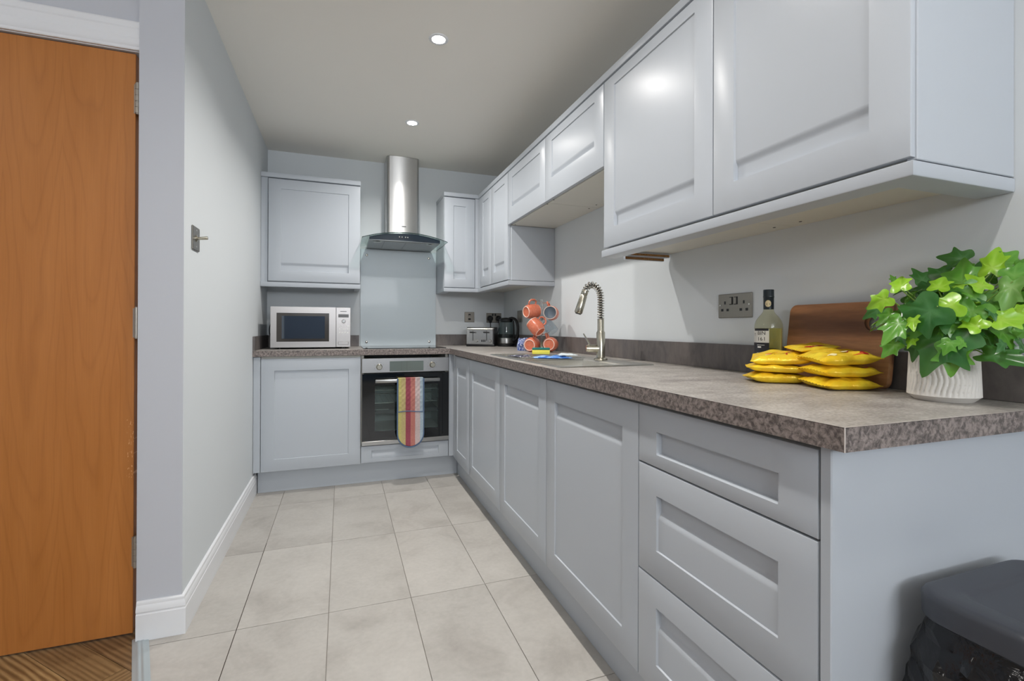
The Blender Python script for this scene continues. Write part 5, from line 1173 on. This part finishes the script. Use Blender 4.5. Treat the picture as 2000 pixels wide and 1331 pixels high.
LEAVES=[
(1.083,0.654,1.149,-0.825,-0.186,0.533,0.455,0.341,0.823,0.028,2),
(1.048,0.666,1.12,-0.98,-0.19,0.053,-0.192,0.854,-0.484,0.029,2),
(1.09,0.704,1.1,-0.91,-0.356,0.213,-0.413,0.727,-0.548,0.025,0),
(1.215,0.691,1.17,-0.527,-0.727,0.439,0.083,0.47,0.879,0.029,0),
(1.178,0.683,1.126,-0.654,-0.568,0.5,0.671,-0.13,0.73,0.033,0),
(1.146,0.62,1.148,-0.629,-0.307,0.714,0.707,0.154,0.69,0.03,2),
(1.088,0.609,1.093,-0.931,-0.333,0.152,-0.355,0.722,-0.594,0.054,0),
(1.067,0.649,1.069,-0.714,-0.389,0.582,-0.675,0.162,-0.72,0.04,1),
(1.11,0.634,1.069,-0.794,-0.511,0.33,-0.467,0.165,-0.869,0.028,1),
(1.142,0.686,1.052,-0.685,-0.525,0.505,-0.563,-0.058,-0.824,0.035,1),
(1.127,0.649,1.028,-0.89,-0.356,0.285,-0.33,0.072,-0.941,0.029,0),
(1.103,0.679,1.024,-0.863,-0.399,0.311,-0.47,0.406,-0.784,0.026,1),
(1.108,0.592,1.04,-0.885,-0.216,0.412,-0.463,0.319,-0.827,0.06,0),
(1.113,0.579,1.015,-0.9,-0.378,0.215,-0.224,-0.02,-0.974,0.037,1),
(1.228,0.623,1.163,-0.925,-0.217,0.313,0.274,0.192,0.942,0.048,1),
(1.257,0.676,1.181,-0.794,-0.496,0.35,-0.571,0.806,-0.153,0.034,0),
(1.271,0.648,1.213,-0.86,-0.505,0.074,-0.472,0.843,0.259,0.032,0),
(1.249,0.584,1.189,-0.845,-0.202,0.495,0.483,0.11,0.869,0.045,2),
(1.271,0.575,1.198,-0.722,-0.609,0.329,0.617,-0.351,0.704,0.031,1),
(1.24,0.544,1.167,-0.744,-0.443,0.5,0.649,-0.656,0.385,0.036,1),
(1.218,0.542,1.138,-0.925,-0.216,0.313,-0.33,0.042,-0.943,0.044,3),
(1.186,0.574,1.146,-0.66,-0.445,0.605,0.211,0.663,0.719,0.032,2),
(1.105,0.582,1.105,-0.834,-0.497,0.24,-0.55,0.782,-0.293,0.037,2),
(1.176,0.589,1.13,-0.739,-0.64,0.208,-0.673,0.692,-0.26,0.04,1),
(1.148,0.567,1.091,-0.88,-0.326,0.346,-0.431,0.241,-0.87,0.041,1),
(1.129,0.552,1.067,-0.737,-0.381,0.558,0.033,0.805,0.593,0.027,2),
(1.166,0.529,1.078,-0.665,-0.569,0.484,0.697,-0.705,0.131,0.036,2),
(1.212,0.565,1.054,-0.777,-0.607,0.167,0.61,-0.791,-0.035,0.044,1),
(1.241,0.544,1.066,-0.864,-0.161,0.478,0.448,-0.68,0.58,0.033,1),
(1.228,0.581,1.039,-0.504,-0.557,0.659,0.501,-0.811,-0.303,0.029,0),
(1.164,0.54,1.009,-0.642,-0.217,0.735,0.108,-0.975,-0.193,0.045,0),
(1.224,0.55,1.017,-0.805,-0.489,0.335,0.569,-0.796,0.207,0.025,0),
(1.246,0.553,1.111,-0.776,-0.368,0.512,0.601,-0.677,0.425,0.042,0),
(1.205,0.525,1.096,-0.877,-0.069,0.475,0.452,-0.45,0.77,0.019,2),
(1.172,0.643,1.127,-0.928,-0.312,0.202,0.1,0.314,0.944,0.032,0),
(1.211,0.576,1.116,-0.624,-0.47,0.625,0.719,-0.031,0.694,0.035,1),
(1.114,0.685,1.165,-0.71,-0.651,0.268,-0.083,0.456,0.886,0.011,1),
(1.267,0.63,1.19,-0.591,-0.799,0.111,0.007,0.133,0.991,0.018,1),
(1.275,0.6,1.167,-0.584,-0.617,0.528,0.637,0.055,0.769,0.026,0),
(1.182,0.618,1.136,-0.744,-0.568,0.351,0.124,0.398,0.909,0.027,1),
(1.184,0.607,1.075,-0.704,-0.623,0.341,-0.277,-0.201,-0.94,0.034,0),
(1.172,0.643,1.067,-0.652,-0.171,0.739,-0.746,-0.032,-0.665,0.032,0),
(1.169,0.591,1.109,-0.834,-0.291,0.469,0.534,-0.21,0.819,0.024,2),
(1.264,0.578,1.123,-0.974,-0.116,0.194,0.006,-0.872,-0.49,0.031,0),
(1.121,0.661,1.09,-0.798,-0.553,0.241,-0.539,0.833,0.126,0.027,1),
(1.272,0.552,1.141,-0.768,-0.555,0.32,0.636,-0.722,0.274,0.03,0),
(1.199,0.623,1.054,-0.818,-0.331,0.471,-0.325,-0.409,-0.853,0.038,0),
(1.271,0.622,1.173,-0.913,-0.256,0.319,0.34,-0.042,0.939,0.031,0),
(1.197,0.666,1.145,-0.814,-0.409,0.413,-0.391,0.911,0.133,0.033,0),
(1.093,0.682,1.088,-0.863,-0.414,0.29,-0.491,0.553,-0.673,0.024,1),
(1.251,0.53,1.115,-0.966,-0.109,0.233,0.177,-0.939,0.294,0.038,1),
(1.262,0.526,1.151,-0.826,-0.495,0.27,0.537,-0.546,0.643,0.035,2),
(1.255,0.528,1.079,-0.763,-0.518,0.386,0.477,-0.855,-0.204,0.035,0),
(1.243,0.511,1.121,-0.994,-0.061,0.093,0.109,-0.699,0.707,0.038,1),
(1.268,0.547,1.183,-0.787,-0.061,0.614,0.611,-0.212,0.763,0.037,1),
(1.2,0.591,1.035,-0.743,-0.113,0.659,-0.668,0.077,-0.74,0.029,0),
(1.149,0.63,1.029,-0.596,-0.517,0.614,-0.702,-0.034,-0.711,0.028,0),
(1.275,0.585,1.103,-0.885,-0.149,0.44,0.372,-0.796,0.478,0.024,0),
(1.215,0.649,1.091,-0.86,-0.494,0.124,-0.494,0.749,-0.441,0.033,0),
(1.269,0.608,1.091,-0.7,-0.535,0.474,-0.043,-0.63,-0.775,0.032,0)]
stem_m = plain('green_stem', rgb(120, 150, 62), 0.5)
for i, L_ in enumerate(LEAVES):
    lx, ly, lz, nx_, ny_, nz_, t1, t2, t3, sz, ti = L_
    leaf((lx, ly, lz), (nx_, ny_, nz_), (t1, t2, t3), sz*1.12, int(ti), i+11)
    base = Vector((lx, ly, lz))-Vector((t1, t2, t3))*sz*0.35; root = Vector((PX+0.022*math.cos(i*2.4), PY+0.022*math.sin(i*2.4), WT+0.095))
    mid = root.lerp(base, 0.55)+Vector((0, 0, 0.022)); 
    b = MB(); b.tube(spline([root, root+Vector((0, 0, 0.03)), mid, base], 4), 0.0012, 5); obj('stem', b, stem_m, pl)
rnd = random.Random(21)
for i in range(46):
    a = rnd.uniform(0, 2*PI); e = rnd.uniform(-0.25, 1.45); R_ = rnd.uniform(0.045, 0.095)
    c = Vector((PX+R_*math.cos(a)*math.cos(e), PY+R_*1.15*math.sin(a)*math.cos(e), WT+0.150+R_*0.85*math.sin(e)))
    if c.x > 1.265: c.x = 1.265
    n = (c-Vector((PX, PY, WT+0.11))).normalized()+Vector((rnd.uniform(-.4, .4), rnd.uniform(-.4, .4), 0.5)); tip = Vector((math.cos(a), math.sin(a), -0.5))
    leaf(c, n, tip, rnd.uniform(0.026, 0.036), rnd.choice((0, 0, 0, 1)), 500+i)

for i in range(30):                       # small young leaves towards the room
    a = rnd.uniform(PI*0.72, PI*1.75); e = rnd.uniform(-0.30, 1.25); R_ = rnd.uniform(0.085, 0.125)
    c = Vector((PX+R_*math.cos(a)*math.cos(e), PY+R_*1.1*math.sin(a)*math.cos(e), WT+0.148+R_*0.80*math.sin(e)))
    c.x = min(c.x, 1.27); n = (c-Vector((PX, PY, WT+0.10))).normalized()+Vector((rnd.uniform(-.5, .5), rnd.uniform(-.5, .5), 0.35)); tip = Vector((math.cos(a)+rnd.uniform(-.6, .6), math.sin(a)+rnd.uniform(-.6, .6), rnd.uniform(-.9, .3)))
    leaf(c, n, tip, rnd.uniform(0.015, 0.025), rnd.choice((0, 0, 1, 1, 2)), 900+i)

# ------------------------------------------------------------------ bin
bn = empty('waste_bin', (1.02, 0.33, 0), 'dark grey bin with black bag over its rim, beside the end panel', 'bin')
binm = plain('bin_charcoal', rgb(62, 65, 72), 0.42); NX0, NX1, NY0, NY1 = 0.872, 1.190, 0.110, 0.516
def rrect(x0, x1, y0, y1, r, n=8):
    out = []
    for cx_, cy_, a0 in ((x1-r, y0+r, -PI/2), (x1-r, y1-r, 0), (x0+r, y1-r, PI/2), (x0+r, y0+r, PI)):
        for k in range(n+1): a = a0+k/n*PI/2; out.append((cx_+r*math.cos(a), cy_+r*math.sin(a)))
    return out
def stack_rings(mb, rings, capb=True, capt=True):
    n = len(rings[0][0]); o = len(mb.v); vs = []; fs = []
    for poly, z in rings: vs += [(x, y, z) for x, y in poly]
    for j in range(len(rings)-1): fs += [(j*n+i, j*n+(i+1) % n, (j+1)*n+(i+1) % n, (j+1)*n+i) for i in range(n)]
    if capb: fs.append(tuple(range(n))[::-1])
    if capt: fs.append(tuple((len(rings)-1)*n+i for i in range(n)))
    mb.add(vs, fs)
def ins(d, r=0.05): return rrect(NX0+d, NX1-d, NY0+d, NY1-d, max(0.01, r-d*0.6))
b = MB(); ZL = 0.642
stack_rings(b, [(ins(0.004), ZL-0.044), (ins(0.0), ZL-0.040), (ins(-0.001), ZL-0.010), (ins(0.002), ZL-0.004), (ins(0.006), ZL-0.001), (ins(0.012), ZL), (ins(0.040), ZL-0.001), (ins(0.046), ZL-0.002), (ins(0.050), ZL-0.0045), (ins(0.056), ZL-0.005)])
obj('lid', b, binm, bn, smooth=40)
b = MB(); stack_rings(b, [(ins(0.045), 0.001), (ins(0.042), 0.01), (ins(0.012), ZL-0.05)], True, True); obj('bin_body', b, binm, bn, smooth=40)
bagm = NT('black_bin_bag'); bagm.base(rgb(14, 15, 18)); bagm.set(Roughness=0.12); bagm.bump(bagm.noise(bagm.coord(), 26, 3, 0.5, 1.5), 0.35, 0.006); bagm = bagm.m
b = MB(); NUb, NVb = 96, 20; base_poly = rrect(NX0+0.008, NX1-0.008, NY0+0.008, NY1-0.008, 0.045, 8)
per = [0]
for i in range(len(base_poly)): p_, q_ = base_poly[i], base_poly[(i+1) % len(base_poly)]; per.append(per[-1]+math.hypot(q_[0]-p_[0], q_[1]-p_[1]))
def on_poly(u):
    s_ = (u % 1)*per[-1]
    for i in range(len(base_poly)):
        if per[i+1] >= s_: break
    t_ = (s_-per[i])/max(1e-9, per[i+1]-per[i]); p_, q_ = base_poly[i], base_poly[(i+1) % len(base_poly)]; d_ = Vector((q_[0]-p_[0], q_[1]-p_[1])).normalized()
    return Vector((p_[0]+(q_[0]-p_[0])*t_, p_[1]+(q_[1]-p_[1])*t_, 0)), Vector((d_.y, -d_.x, 0))
def bag(u, v):
    p_, n_ = on_poly(u); z = ZL-0.040-v*0.30
    q_ = Vector((p_.x*9, p_.y*9, z*9)); f = mnoise.noise(q_); g_ = abs(mnoise.noise(Vector((p_.x*22+5, p_.y*22, z*34)))); h_ = abs(mnoise.noise(Vector((p_.x*48, p_.y*48+3, z*60))))
    out = 0.001+min(1, v*6)*(0.012+0.014*min(1, v*2)+0.016*f+0.020*g_+0.008*h_)
    if v > 0.93: out *= max(0.15, (1-v)/0.07)
    r_ = p_+n_*max(0.0005, out); r_.y = min(r_.y, 0.5385)
    return r_+Vector((0, 0, z+0.012*mnoise.noise(Vector((p_.x*12, p_.y*12, 7)))*min(1, v*3)))
b.grid(bag, NUb, NVb, wrap=True)
b.f = [t_ for q_ in b.f for t_ in ((q_[0], q_[1], q_[2]), (q_[0], q_[2], q_[3]))]; b.mi = [0]*len(b.f)
obj('bin_bag', b, bagm, bn, smooth=14)
